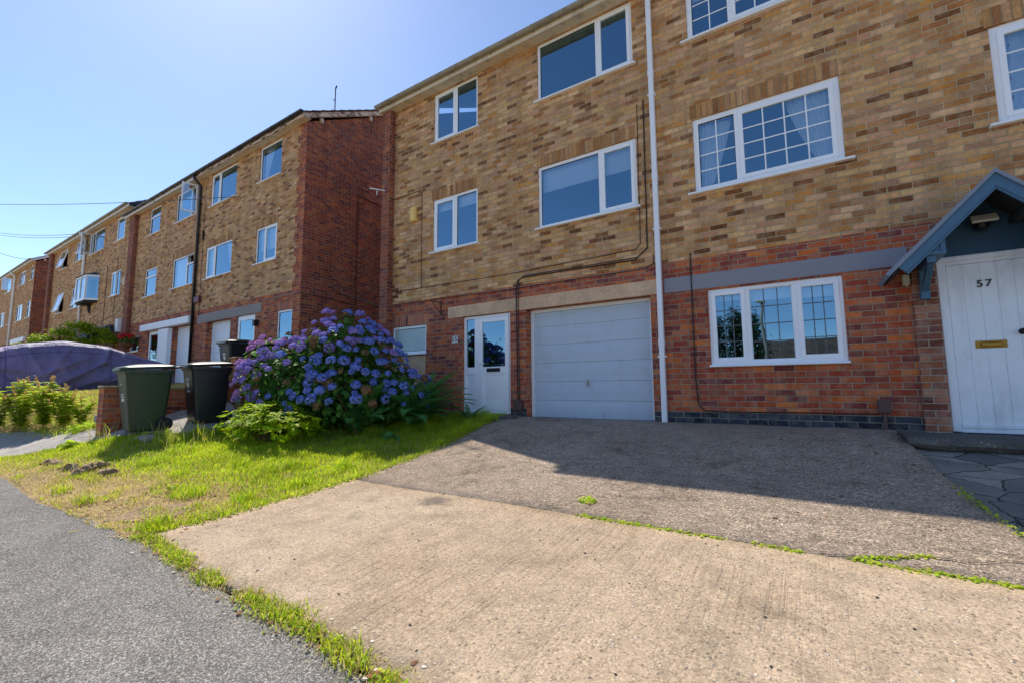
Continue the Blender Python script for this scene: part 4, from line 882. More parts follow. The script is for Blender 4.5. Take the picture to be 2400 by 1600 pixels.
# ------------------------------------------------------------------ bulk meshes (leaves, blades)
def mass(name, V, F, MI, mats, parent=None, off=None, smooth=False):
    """V (n,3), F (m,k) with equal k"""
    me = bpy.data.meshes.new(name); V = np.asarray(V, np.float32); F = np.asarray(F, np.int32); k = F.shape[1]
    if off is not None: V = V - np.asarray(off, np.float32)
    me.vertices.add(len(V)); me.vertices.foreach_set('co', V.ravel()); me.loops.add(F.size); me.loops.foreach_set('vertex_index', F.ravel())
    me.polygons.add(len(F)); me.polygons.foreach_set('loop_start', np.arange(0, F.size, k, dtype=np.int32)); me.polygons.foreach_set('loop_total', np.full(len(F), k, np.int32))
    for m in mats: me.materials.append(MATS[m])
    if MI is not None: me.polygons.foreach_set('material_index', np.asarray(MI, np.int32))
    if smooth: me.polygons.foreach_set('use_smooth', np.ones(len(F), bool))
    me.update(calc_edges=True); me.validate()
    o = bpy.data.objects.new(name, me); col.objects.link(o); o.parent = parent; return o
def in_poly(P, poly):
    x, y = P[:, 0], P[:, 1]; ins = np.zeros(len(P), bool); n = len(poly)
    for i in range(n):
        x1, y1 = poly[i]; x2, y2 = poly[(i + 1) % n]
        c = ((y1 > y) != (y2 > y)) & (x < (x2 - x1) * (y - y1) / (y2 - y1 + 1e-12) + x1); ins ^= c
    return ins
def pn(P, s, seed=0.0): return np.array([mnoise.noise(Vector((p[0] * s, p[1] * s, seed))) for p in P])
def scatter(poly, n):
    lo = np.min(poly, 0); hi = np.max(poly, 0); P = rng.uniform(lo, hi, (int(n), 2)); return P[in_poly(P, poly)]
def blades(name, P, hgt, wid, lean, mi, mats, label=None, kind='stuff', zoff=0.0, cat=None, group=None):
    n = len(P); z = HV(P) + zoff; a = rng.uniform(0, 2 * math.pi, n); b = a + rng.uniform(-1.2, 1.2, n) + math.pi / 2
    side = np.c_[np.cos(b), np.sin(b), np.zeros(n)] * (wid * .5)[:, None]; d = np.c_[np.cos(a), np.sin(a), np.zeros(n)]
    base = np.c_[P, z - .006]; up_ = np.c_[np.zeros(n), np.zeros(n), np.ones(n)]
    m1 = base + up_ * (hgt * .5)[:, None] + d * (hgt * lean * .28)[:, None]; tip = base + up_ * (hgt * (1 - .35 * lean))[:, None] + d * (hgt * lean)[:, None]
    V = np.stack([base - side, base + side, m1 + side * .8, m1 - side * .8, tip], 1).reshape(-1, 3)
    i = np.arange(n)[:, None] * 5; F = np.concatenate([i + np.array([0, 1, 2]), i + np.array([0, 2, 3]), i + np.array([3, 2, 4])], 0)
    o = mass(name, V, F, np.tile(mi, 3), mats, smooth=False); return tag(o, label, cat, group, kind)
def frames(N, up=None):
    """rotation matrices (n,3,3) whose columns are x (side), y (length), z (normal) with z near N"""
    N = N / np.linalg.norm(N, axis=1, keepdims=True); r = rng.normal(size=N.shape)
    if up is not None: r = up + rng.normal(size=N.shape) * .35
    y = r - N * (r * N).sum(1, keepdims=True); y /= np.linalg.norm(y, axis=1, keepdims=True) + 1e-9; x = np.cross(y, N)
    return np.stack([x, y, N], 2)
LEAF_V = np.array([(0, 0, 0), (-.32, .3, .06), (.32, .3, .06), (-.34, .62, .02), (.34, .62, .02), (0, .34, -.02), (0, .66, -.05), (0, 1.0, -.16)])
LEAF_F = np.array([(0, 5, 1), (0, 2, 5), (1, 5, 6), (1, 6, 3), (5, 2, 4), (5, 4, 6), (3, 6, 7), (6, 4, 7)])
def leaves(P, N, size, narrow=1.0, up=None):
    R = frames(N, up); t_ = LEAF_V * np.array([narrow, 1, 1]); V = np.einsum('nij,kj->nki', R, t_) * np.asarray(size)[:, None, None] + P[:, None, :]
    F = (np.arange(len(P))[:, None, None] * len(LEAF_V) + LEAF_F[None]).reshape(-1, 3); return V.reshape(-1, 3), F
def shell_pts(c, r, n, lo=.72, hi=1.03, low=-.55, lump=.18, seed=0.0):
    d = rng.normal(size=(int(n * 2.2), 3)); d /= np.linalg.norm(d, axis=1, keepdims=True); d = d[d[:, 2] > low][:n]
    k = rng.uniform(lo ** 2, hi ** 2, len(d)) ** .5
    lm = np.array([1 + lump * (mnoise.noise(Vector(tuple(q * 2.1 + seed))) + .6 * mnoise.noise(Vector(tuple(q * 5 + seed)))) for q in d])
    P = np.array(c) + d * np.array(r) * (k * lm)[:, None]; return P, d / np.array(r)

# ------------------------------------------------------------------ grass
GRASS = [(-4.30, -.75), (-4.31, -3.3), (-4.34, -4.2), (-4.32, -5.1), (-5.0, -5.3), (-6.4, -5.33), (-8.6, -5.31), (-10.2, -5.33), (-10.25, -5.28), (-9.7, -4.97), (-9.35, -4.69), (-9.1, -4.49), (-8.62, -4.36), (-8.34, -4.02), (-7.95, -3.5), (-7.85, -2.4), (-9.0, -2.2), (-9.0, 0), (-4.4, 0)]
LAWN = [(x, y - (.16 if y < -4.9 else 0)) for x, y in GRASS]; sheet('lawn', LAWN, -.014, .1, 'soil', jag=.03, bumps=.022)
P = scatter(GRASS, 175000); nz = pn(P, 1.1, 5.); nf = pn(P, 4.0, 8.)
line = -3.98 - .22 * np.clip(-5.4 - P[:, 0], 0, 9) + .5 * nf; bare = np.clip((line - P[:, 1]) * 1.7, 0, 1) * np.clip((-4.42 - P[:, 0]) * 2.0, 0, 1)              # thin, dry strip along the pavement
keep = rng.uniform(size=len(P)) < np.clip(1.0 - bare * (.80 - .8 * nf) + .25 * nz, .04, 1); P = P[keep]; bare = bare[keep]; nz = nz[keep]; nf = nf[keep]
dry = rng.uniform(size=len(P)) < np.clip(.10 + .72 * bare - .9 * nf * bare - .2 * nz, .03, .9)
tuft = np.clip(nf * 2.2, 0, 1); hh = (rng.uniform(.025, .06, len(P)) + .055 * tuft) * (1 - .35 * bare); tall = (P[:, 1] > -2.0) | ((P[:, 0] < -7.3) & (P[:, 1] > -4.0)); hh = np.where(tall, hh * 1.7, hh)
mi = np.where(dry, 2, np.where(rng.uniform(size=len(P)) < .5 + .5 * nz, 0, 1))
blades('grass', P, hh, rng.uniform(.004, .008, len(P)), rng.uniform(.15, .9, len(P)), mi, ['grass_fresh', 'grass_green', 'grass_dry'], 'bright green lawn grass between the concrete drive and the bins', zoff=.0)
UP = [(-9.35, -3.9), (-11.6, -3.95), (-13.6, -4.5), (-15.2, -5.2), (-15.6, -4), (-15.6, -.6), (-9.6, -.4)]
P = scatter(UP, 60000); nz = pn(P, .9, 15.)
mi = np.where(rng.uniform(size=len(P)) < .55 - .8 * nz, 2, np.where(rng.uniform(size=len(P)) < .5, 0, 1))
blades('grass', P, rng.uniform(.03, .09, len(P)), rng.uniform(.006, .012, len(P)), rng.uniform(.2, .9, len(P)), mi, ['grass_fresh', 'grass_green', 'grass_dry'], 'dry pale grass on the raised plot beside the covered car', zoff=-.075)
P = scatter(GRASS, 46000); nf = pn(P, 4.0, 8.); line = -3.98 - .22 * np.clip(-5.4 - P[:, 0], 0, 9) + .5 * nf; P = P[(P[:, 1] < line + .25 * rng.normal(size=len(P))) & (P[:, 0] < -4.4)]
blades('straw', P, rng.uniform(.012, .03, len(P)), rng.uniform(.004, .007, len(P)), rng.uniform(1.6, 3.2, len(P)), np.zeros(len(P), int), ['grass_dry'], 'flattened dry straw on the worn verge beside the asphalt', zoff=.008)
PT = []
for x, y, n, r in [(-5.25, -4.5, 420, .17), (-5.3, -3.68, 300, .14), (-5.85, -3.75, 220, .12), (-4.62, -4.3, 200, .10), (-5.31, -3.4, 220, .12), (-4.75, -3.1, 200, .11), (-6.1, -4.3, 160, .11), (-4.55, -5.0, 160, .09), (-7.9, -4.6, 130, .10), (-6.9, -4.35, 150, .1), (-4.55, -3.75, 180, .1), (-5.9, -5.15, 130, .09), (-6.6, -5.15, 90, .08)]:
    a = rng.uniform(0, 6.28, n); q = r * rng.uniform(0, 1, n) ** .6; PT.append(np.c_[x + q * np.cos(a), y + q * np.sin(a)])
P = np.concatenate(PT); blades('grass_tufts', P, rng.uniform(.06, .16, len(P)), rng.uniform(.004, .007, len(P)), rng.uniform(.2, 1.0, len(P)), rng.choice(3, len(P), p=[.45, .45, .1]), ['grass_fresh', 'grass_green', 'grass_dry'], 'taller coarse tufts standing out of the short lawn')
# long stems standing by the bins
P = np.r_[np.c_[rng.uniform(-8.3, -7.2, 90), rng.uniform(-4.15, -3.3, 90)], np.c_[rng.uniform(-8.9, -8.3, 40), rng.uniform(-4.45, -4.25, 40)]]
blades('grass', P, rng.uniform(.15, .38, len(P)), np.full(len(P), .007), rng.uniform(.1, .8, len(P)), rng.integers(0, 2, len(P)), ['grass_fresh', 'grass_dry'], 'long thin grass stems in front of the wheelie bins')
def along(path, n, sp):
    t_ = rng.uniform(0, len(path) - 1, n); i = t_.astype(int); A = np.array(path, float); P = A[i] + (A[np.minimum(i + 1, len(A) - 1)] - A[i]) * (t_ - i)[:, None]; return P + rng.normal(size=P.shape) * sp
def strip(path, n, spread, hmax, name, label, leafy=.4, gaps=.3):
    L = [0]; 
    for a, b in zip(path, path[1:]): L.append(L[-1] + math.dist(a, b))
    s = rng.uniform(0, L[-1], n); g_ = np.array([mnoise.noise(Vector((q * 2.4, 3.3, 1.))) + .5 * mnoise.noise(Vector((q * 7, 1.3, 1.))) for q in s]); k = g_ > gaps - .5; s = s[k]; g_ = g_[k]
    X = np.interp(s, L, [p[0] for p in path]); Y = np.interp(s, L, [p[1] for p in path]); P = np.c_[X, Y] + rng.normal(size=(len(s), 2)) * spread * (.5 + np.clip(g_ + .5, 0, 1.2))[:, None]
    m = rng.uniform(size=len(P)) < leafy; B = P[~m]
    hh = rng.uniform(.25, 1, len(B)) * hmax * (.4 + np.clip(g_[~m] + .5, 0, 1))
    blades(name, B, hh, rng.uniform(.004, .008, len(B)), rng.uniform(.2, 1.1, len(B)), rng.choice(3, len(B), p=[.42, .33, .25]), ['grass_fresh', 'grass_green', 'grass_dry'], label, zoff=.004)
    Q = P[m]; z = HV(Q); nn = np.c_[rng.normal(size=(len(Q), 2)) * .5, np.ones(len(Q))]
    V, F = leaves(np.c_[Q, z + rng.uniform(.006, .4 * hmax, len(Q))], nn, rng.uniform(.012, .03, len(Q)), 1.1); tag(mass(name, V, F, None, ['leaf_weed']), label.replace('grass', 'leafy weeds'), kind='stuff')
EDGE = [(-4.6, -5.24), (-4.2, -5.15), (-3.6, -5.21), (-3.05, -5.25), (-2.5, -5.25), (-2.0, -5.265), (-1.42, -5.315), (-.9, -5.4), (-.3, -5.47)]
strip(EDGE, 4800, .026, .06, 'weed_strip', 'tufts of grass in the crack between asphalt pavement and concrete drive', .18, .53)
blades('straw', along(EDGE, 2200, .045), rng.uniform(.01, .025, 2200), rng.uniform(.003, .006, 2200), rng.uniform(1.2, 2.6, 2200), np.zeros(2200, int), ['grass_dry'], 'dry straw along the crack beside the asphalt', zoff=.008)
strip([(-1.75, JY), (-.9, JY), (-.1, JY), (.75, JY), (1.3, JY), (2.4, JY)], 1900, .010, .022, 'weed_strip', 'low grass in the straight joint across the concrete drive', .62, .52)
strip([(.15, JY + .01), (.35, JY + .12), (.52, JY + .21)], 200, .012, .024, 'weed_strip', 'low grass along the crack branching off the drive joint', .7, .1)
strip([(.88, -1.6), (.96, -2.1), (1.03, -2.5), (1.13, -3.02), (1.8, -3.06)], 380, .016, .04, 'weed_strip', 'sparse grass along the edge of the crazy paving', .6, .5)
strip([(-4.33, -1.0), (-4.29, -2.4), (-4.29, -3.4), (-4.31, -4.3), (-4.31, -5.0)], 3600, .035, .075, 'weed_strip', 'ragged grass overhanging the left edge of the drive', .22, .3)
strip([(-9.9, -4.0), (-10.6, -4.08), (-11.4, -4.12), (-12.4, -4.4), (-13.0, -4.8)], 3000, .12, .18, 'weed_strip', 'leafy grass at the foot of the bank above the path', .6, .1)
def weed(x, y, n, r, s, label, cat='weed', mat='leaf_weed'):
    z = H(x, y); a = rng.uniform(0, 6.28, n); q = rng.uniform(0, 1, n) ** .5 * r; P = np.c_[x + np.cos(a) * q, y + np.sin(a) * q, z + rng.uniform(.006, .6 * s, n)]
    N = np.c_[np.cos(a) * .7, np.sin(a) * .7, np.ones(n)] + rng.normal(size=(n, 3)) * .25; V, F = leaves(P, N, rng.uniform(.5, 1, n) * s, .9); o = mass('weed', V, F, None, [mat], off=(x, y, z)); o.location = (x, y, z); tag(o, label, cat)
weed(-1.61, -2.98, 70, .075, .045, 'small round weed alone on the bare old concrete before the garage')
weed(-4.4, -.55, 40, .09, .07, 'little weed beside the front door step', 'weed', 'leaf_fern')
weed(-5.15, -2.0, 40, .14, .16, 'broad leaved weed in shade below the fern', 'weed', 'leaf_fern'); weed(-5.55, -4.55, 26, .1, .09, 'flat broad leaved weed in the thin dry grass')
weed(-8.95, -4.6, 40, .07, .15, 'upright green weed at the lawn edge below the path'); weed(-10.15, -4.2, 60, .16, .13, 'leafy weed at the end of the path kerb')

# small litter: dead leaves, pale stones, petals, dark specks
def litter(name, P, size, mat, label, flat=.35):
    V0 = np.array([(-1, -.7, 0), (.9, -.8, 0), (1.1, .5, 0), (-.2, 1, 0), (-1.1, .3, 0), (0, 0, flat)]); F0 = np.array([(0, 1, 5), (1, 2, 5), (2, 3, 5), (3, 4, 5), (4, 0, 5)])
    n = len(P); a = rng.uniform(0, 6.28, n); c, s = np.cos(a), np.sin(a); S = rng.uniform(.45, 1.2, (n, 1)) * size
    X = (V0[:, 0] * c[:, None] - V0[:, 1] * s[:, None]) * S; Y = (V0[:, 0] * s[:, None] + V0[:, 1] * c[:, None]) * S; Z = V0[:, 2] * S + HV(P)[:, None] + .0065
    V = np.stack([X + P[:, :1], Y + P[:, 1:], Z], 2).reshape(-1, 3); F = (np.arange(n)[:, None, None] * 6 + F0).reshape(-1, 3); tag(mass(name, V, F, None, [mat]), label, kind='stuff')
def along(path, n, sp):
    t_ = rng.uniform(0, len(path) - 1, n); i = t_.astype(int); A = np.array(path, float); P = A[i] + (A[np.minimum(i + 1, len(A) - 1)] - A[i]) * (t_ - i)[:, None]; return P + rng.normal(size=P.shape) * sp
litter('pebbles', np.r_[along(EDGE, 60, .06), scatter([(-4.4, -4.6), (-4.4, -5.3), (-6.6, -5.4), (-6.0, -4.6)], 46), along([(-4.3, -1), (-4.3, -5)], 24, .05)], .009, 'white_stone', 'pale pebbles and petals scattered along the drive edges')
litter('dead_leaves', np.r_[scatter([(-4.35, -3.6), (-4.35, -5.15), (-6.4, -5.4), (-5.6, -4.0)], 500), along(EDGE, 110, .05), along([(-4.3, -1), (-4.3, -5)], 120, .05), scatter([(-4.2, -.3), (1, -.3), (1, -3), (-4, -3)], 70)], .014, 'dead_leaf', 'brown dead leaves caught along the lawn and drive edges', .5)
litter('dirt', scatter([(-4.2, -.2), (3, -.2), (3, -5.4), (-4.1, -5.0)], 230), .007, 'black_rubber', 'dark specks of dirt on the concrete drive', .6)

# ------------------------------------------------------------------ hydrangea
hx = (-7.0, -1.85, H(-7.0, -1.85)); hy = empty('hydrangea_bush', hx, 'big hydrangea bush full of blue and violet flower heads by the red side wall', 'bush')
LOBES = [((-6.75, -1.65, .12), (1.12, .95, .98)), ((-6.7, -1.7, .62), (.72, .65, .66)), ((-7.80, -2.15, .10), (.72, .72, .86)), ((-5.95, -1.35, -.08), (.68, .6, .5)), ((-7.25, -2.15, .0), (.95, .75, .8)), ((-6.4, -1.95, -.2), (.95, .75, .55))]
PL = []; NL = []
for i, (c, r) in enumerate(LOBES):
    P, N = shell_pts(c, r, [1500, 800, 1150, 750, 900, 800][i], .55, 1.0, -.75, .16, i * 3.3); PL.append(P); NL.append(N)
P = np.concatenate(PL); N = np.concatenate(NL); k = P[:, 2] > HV(P[:, :2]) + .04; P, N = P[k], N[k] / np.linalg.norm(N[k], axis=1, keepdims=True)
N = N * .55 + np.array([0, 0, .6]) + rng.normal(size=N.shape) * .35
V, F = leaves(P, N, rng.uniform(.07, .125, len(P)), 1.0, up=np.array([0, 0, -.7])); mass('foliage', V, F, None, ['leaf_hydrangea'], hy, hx)
mb = MB()
for i in range(46):
    c, r = LOBES[i % len(LOBES)]; a = rng.uniform(0, 6.28); q = (hx[0] + .75 * (c[0] - hx[0]) + rng.normal() * .25, hx[1] + .75 * (c[1] - hx[1]) + rng.normal() * .2)
    e = (c[0] + r[0] * .75 * math.cos(a), c[1] + r[1] * .75 * math.sin(a), c[2] + r[2] * rng.uniform(.1, .75)); z0 = H(*q) - .03
    mb.tube([(q[0], q[1], z0), ((q[0] * .6 + e[0] * .4), (q[1] * .6 + e[1] * .4), z0 * .5 + e[2] * .5), e], [.012, .009, .006], 5)
obj('stems', mb, 'stem', hy)
def floret_head(r, n, mat, seed):
    d = rng.normal(size=(n * 2, 3)); d /= np.linalg.norm(d, axis=1, keepdims=True); d = d[d[:, 2] > -.35][:n]; Pp = d * np.array([r, r, r * .72]) * rng.uniform(.9, 1.06, (len(d), 1)); R = frames(d + rng.normal(size=d.shape) * .3)
    pt = np.array([(0, 0, -.15), (-1, 0, .12), (-.75, .75, .02), (0, 1, .12), (.75, .75, .02), (1, 0, .12), (.75, -.75, .02), (0, -1, .12), (-.75, -.75, .02)]) * r * .27
    Vv = (np.einsum('nij,kj->nki', R, pt) + Pp[:, None]).reshape(-1, 3); f0 = np.array([(0, i, i % 8 + 1) for i in range(1, 9)])[:, ::-1]; Ff = (np.arange(len(Pp))[:, None, None] * 9 + f0).reshape(-1, 3); return Vv, Ff
HEADM = {}
for mat in ('petal_blue', 'petal_violet', 'petal_pink', 'petal_brown'):
    for s_ in range(2):
        Vv, Ff = floret_head(.075, 62, mat, s_); me_o = mass('flower_head', Vv, Ff, None, [mat]); HEADM[(mat, s_)] = me_o.data; bpy.data.objects.remove(me_o)
cand = []
for i, (c, r) in enumerate(LOBES):
    P, N = shell_pts(c, r, [420, 240, 260, 170, 150, 110][i], .98, 1.06, -.35, .16, i * 3.3); cand += [(p, n / np.linalg.norm(n)) for p, n in zip(P, N)]
heads = []; camp = np.array([0, -6.6, 0])
for p, n in cand:
    vd = (camp - p) / np.linalg.norm(camp - p)
    if n @ vd < -.15 or p[2] < HV([p[:2]])[0] + .2: continue
    if any(np.sum(((p - np.array(c)) / np.array(r)) ** 2) < .84 for c, r in LOBES): continue
    if any(np.linalg.norm(p - q[0]) < .112 for q in heads): continue
    if p[2] < -.25 and rng.uniform() < .8: continue
    heads.append((p, n))
print('heads', len(heads))
def head_mat(p):
    if rng.uniform() < .13: return 'petal_brown'
    t_ = (-6.9 - p[0]) * .55 + (p[2] - .3) * .45 + rng.normal() * .22
    return 'petal_pink' if t_ > .5 else 'petal_violet' if t_ > -.05 else 'petal_blue'
heads.sort(key=lambda h_: np.linalg.norm(h_[0] - camp)); rest = []
for i, (p, n) in enumerate(heads):
    q = (Vector(tuple(n * .8)) + Vector((0, 0, .55))).to_track_quat('Z', 'Y').to_matrix().to_4x4(); M_ = Matrix.Translation(tuple(p - np.array(hx))) @ q @ Matrix.Rotation(rng.uniform(0, 6), 4, 'Z') @ Matrix.Scale(rng.uniform(.52, 1.14), 4)
    key = (head_mat(p), int(rng.integers(0, 2)))
    if i < 100:
        o = bpy.data.objects.new('flower_head', HEADM[key]); col.objects.link(o); o.parent = hy; o.matrix_local = M_
    else: rest.append((M_, key))
if rest:
    VV = []; FF = []; MM = []; of = 0; order = ['petal_blue', 'petal_violet', 'petal_pink', 'petal_brown']
    for M_, key in rest:
        me = HEADM[key]; a = np.empty(len(me.vertices) * 3, np.float32); me.vertices.foreach_get('co', a); a = a.reshape(-1, 3) @ np.array(M_.to_3x3()).T + np.array(M_.translation)
        f = np.empty(len(me.loops), np.int32); me.loops.foreach_get('vertex_index', f); f = f.reshape(-1, 3); VV.append(a); FF.append(f + of); of += len(a); MM += [order.index(key[0])] * len(f)
    o = mass('flower_heads', np.concatenate(VV), np.concatenate(FF), MM, order, hy); tag(o, kind='stuff')

# ------------------------------------------------------------------ fern, shrub, dock plants
def fern(x, y, n, L, label):
    z = H(x, y); r = empty('fern', (x, y, z), label, 'fern')
    for i in range(n):
        a = rng.uniform(0, 6.28); el_ = rng.uniform(.7, 1.42); l = L * rng.uniform(.6, 1.1); VV = []; FF = []; pts = []
        d = Vector((math.cos(a), math.sin(a), 0)); p = Vector((d.x * .05, d.y * .05, 0)); e = el_; NS = 36
        for k in range(NS + 1):
            pts.append(p.copy()); p = p + (d * math.cos(e) + Vector((0, 0, math.sin(e)))) * (l / NS); e -= .036 * (1.3 - el_ * .45)
        sd = Vector((-d.y, d.x, 0)); of = 0
        for k in range(3, NS):
            t_ = k / NS; ll = .17 * l * (math.sin(math.pi * min(1, .12 + t_ * .88)) ** .8) * (1.1 - .45 * t_); dirn = (pts[k + 1] - pts[k - 1]).normalized(); nn = sd.cross(dirn)
            for s_ in (-1, 1):
                b = pts[k]; w_ = .0115 * l; tip = b + sd * s_ * ll + dirn * ll * .32 - nn * ll * .12 - Vector((0, 0, ll * .14)); md = b + sd * s_ * ll * .55 + dirn * ll * .13 + Vector((0, 0, .01 * l))
                VV += [b - dirn * w_, b + dirn * w_, md + dirn * w_ * .9, md - dirn * w_ * .9, tip]; FF += [(of, of + 1, of + 2), (of, of + 2, of + 3), (of + 3, of + 2, of + 4)]; of += 5
        for k in range(0, NS - 1):
            b, c_ = pts[k], pts[k + 1]; VV += [b - sd * .004, b + sd * .004, c_]; FF.append((of, of + 1, of + 2)); of += 3
        mass('frond', np.array([tuple(v) for v in VV]), FF, None, ['leaf_fern'], r)
fern(-5.62, -1.15, 84, 1.25, 'dark green fern with tall arching fronds against the brick wall'); fern(-6.05, -1.9, 34, 1.05, 'smaller fern spreading its fronds in front of the hydrangea'); fern(-4.95, -.42, 10, .42, 'small low fern at the foot of the wall by the front door')
def shrub(c, r, n, size, label, mat, name='shrub', nstem=18):
    b = (c[0], c[1], H(c[0], c[1])); s_ = empty(name, b, label, 'shrub'); Pc, N = shell_pts(c, r, n, .35, 1.02, -.6, .2, c[0]); N = N / np.linalg.norm(N, axis=1, keepdims=True); VV = []; FF = []; of = 0
    k = Pc[:, 2] > HV(Pc[:, :2]) + .03; Pc, N = Pc[k], N[k]
    rep = 7; Pp = np.repeat(Pc, rep, 0) + rng.normal(size=(len(Pc) * rep, 3)) * .012; ax = np.repeat(N * .5 + np.array([0, 0, .7]), rep, 0); a = np.tile(np.arange(rep) * 2 * math.pi / rep, len(Pc)) + np.repeat(rng.uniform(0, 6, len(Pc)), rep)
    out = np.c_[np.cos(a), np.sin(a), rng.uniform(.0, .55, len(a))]; nn = ax - out * .35; V, F = leaves(Pp, nn, rng.uniform(.6, 1.1, len(Pp)) * size, .55, up=out * 3); mass('foliage', V, F, None, [mat], s_, b)
    mb = MB()
    for i in range(nstem):
        j = rng.integers(len(Pc)); e = Pc[j]; mb.tube([(b[0] + rng.normal() * .08, b[1] + rng.normal() * .06, b[2] - .03), tuple((np.array(b) + e) / 2 + np.array([0, 0, .03])), tuple(e)], [.008, .006, .004], 5)
    obj('stems', mb, 'stem', s_); return s_
shrub((-6.75, -2.92, -.52), (.92, .55, .33), 330, .105, 'low evergreen shrub with glossy yellow green leaves in front of the hydrangea', 'leaf_shrub')
def dock(x, y, hgt, ns, label):
    z = H(x, y); r = empty('dock_plant', (x, y, z), label, 'weed', 'dock plants on the path bank'); VV = []; FF = []; mb = MB(); SP = []; 
    Pp = []; Nn = []; Oo = []
    for i in range(ns):
        a = rng.uniform(0, 6.28); top = Vector((math.cos(a) * .16 + rng.normal() * .06, math.sin(a) * .16 + rng.normal() * .06, hgt * rng.uniform(.7, 1.05))); mid = top * .5 + Vector((0, 0, .02)); mb.tube([(0, 0, 0), tuple(mid), tuple(top)], [.006, .005, .003], 5)
        for k in range(64):
            t_ = rng.uniform(.10, .92); q = (Vector((0, 0, 0)).lerp(top, t_)); b = rng.uniform(0, 6.28); o_ = np.array([math.cos(b), math.sin(b), .35]); Pp.append(np.array(q)); Oo.append(o_ * 3); Nn.append(np.array([-math.cos(b) * .3, -math.sin(b) * .3, 1.]))
        S1 = np.array([np.array(top) * rng.uniform(.84, 1.04) + np.array([rng.normal() * .008, rng.normal() * .008, 0]) for k in range(46)]); V, F = leaves(S1, rng.normal(size=S1.shape), rng.uniform(.014, .026, len(S1)), 1.2); mass('seed_spike', V, F, None, ['leaf_seed'], r)
    V, F = leaves(np.array(Pp), np.array(Nn), rng.uniform(.07, .15, len(Pp)), .66, up=np.array(Oo)); mass('foliage', V, F, None, ['leaf_weed'], r)
    obj('stem', mb, 'leaf_seed', r, world=False)
for i, (x, y, hh, ns) in enumerate([(-12.0, -4.3, .82, 9), (-12.35, -4.55, .78, 9), (-11.55, -4.12, .66, 8), (-12.6, -4.8, .74, 9), (-11.85, -4.05, .70, 7), (-12.3, -4.25, .85, 8), (-11.1, -4.0, .5, 5), (-12.9, -4.95, .7, 8), (-12.7, -4.45, .8, 8)]):
    dock(x, y, hh, ns, 'yellow green leafy dock weed with rusty seed spikes above the path edge')

# roots and rubble lumps at the worn verge
def lump(name, pts, r, label, mat='root_bark', cat='root'):
    P = [(x, y, H(x, y) + dz) for x, y, dz in pts]; b = P[0]; mb = MB(); N_ = []; n = 26
    for i in range(n + 1):
        t_ = i / n * (len(P) - 1); k = min(int(t_), len(P) - 2); f = t_ - k; N_.append(tuple(P[k][j] + (P[k + 1][j] - P[k][j]) * f + .02 * mnoise.noise(Vector((i * .9, j * 3.1, r * 40))) for j in range(3)))
    mb.tube(N_, [r * (.55 + .6 * math.sin(math.pi * (i + .6) / (n + 1.2)) + .25 * mnoise.noise(Vector((i * .8, r * 99, 0)))) for i in range(n + 1)], 14)
    for i, v in enumerate(mb.v): s = 1 + .0; mb.v[i] = (v[0] + .03 * mnoise.noise(Vector(v) * 22), v[1] + .03 * mnoise.noise(Vector(v) * 22 + Vector((5, 0, 0))), v[2] + .035 * mnoise.noise(Vector(v) * 17 + Vector((0, 7, 0))))
    tag(obj(name, mb, mat, None, smooth=True, at=b), label, cat)
lump('tree_root', [(-8.45, -4.98, -.02), (-8.2, -4.92, .015), (-7.95, -4.87, -.02)], .035, 'slim root ridge nearest the left end of the worn verge')
lump('tree_root', [(-7.75, -4.93, -.02), (-7.6, -4.86, .02), (-7.42, -4.84, -.02)], .038, 'short dark root hump left of the arched root on the worn verge')
lump('tree_root', [(-7.2, -4.98, -.03), (-7.25, -4.84, .025), (-7.3, -4.72, .03), (-7.3, -4.55, -.02)], .045, 'dark arched root in the middle of the worn verge')
lump('tree_root', [(-7.05, -4.80, -.03), (-6.95, -4.68, .015), (-6.8, -4.60, -.03)], .045, 'rough root mound where the bright grass starts')
def slabbit(x, y, w_, d_, t_, rot, label, mat='path_concrete', tilt=0):
    z = H(x, y); mb = MB(); q = [(-w_, -d_), (w_ * .7, -d_ * 1.1), (w_, d_ * .5), (w_ * .3, d_), (-w_ * .8, d_ * .8)]; mb.prism(q, -.02, t_, 'z'); o = obj('stone_slab', mb, mat, None, bevel=.006, world=False); o.location = (x, y, z); o.rotation_euler = (tilt, 0, rot); tag(o, label, 'slab')
slabbit(-8.05, -4.0, .13, .09, .05, .3, 'broken pale paving piece lying before the bins', tilt=.2); slabbit(-4.95, -4.88, .30, .2, .008, .6, 'flat grey stone half buried in dry grass beside the drive corner', 'root_bark', tilt=.10); slabbit(-9.75, -3.86, .34, .2, .10, .05, 'low grey kerb block beside the brick pier')

# ------------------------------------------------------------------ low garden wall between the plots
wl = empty('garden_wall', (-9.25, -4.1, -.7), 'low red brick garden wall stepping up beside the wheelie bins', 'wall')
mb = MB(); mb.box(-9.37, -9.14, -4.22, -3.99, -1.0, .03); obj('pier', mb, 'red_brick', wl)
mb = MB(); mb.box(-9.345, -9.165, -3.989, -2.47, -1.0, .0); mb.box(-9.345, -9.165, -2.469, -2.311, -1.0, .29); mb.box(-9.345, -9.165, -2.079, -.3, -1.0, .42); obj('brickwork', mb, 'red_brick', wl)
mb = MB(); mb.box(-9.37, -9.14, -2.31, -2.08, -1.0, .58); obj('pier', mb, 'red_brick', wl)
mb = MB()
mb.bbox(-9.39, -9.12, -4.24, -3.97, .0305, .07, .01); mb.box(-9.365, -9.145, -3.969, -2.4705, .0005, .03); mb.box(-9.365, -9.145, -2.47, -2.3115, .2905, .32); mb.bbox(-9.39, -9.12, -2.33, -2.06, .5805, .62, .01)
obj('coping', mb, 'root_bark', wl)

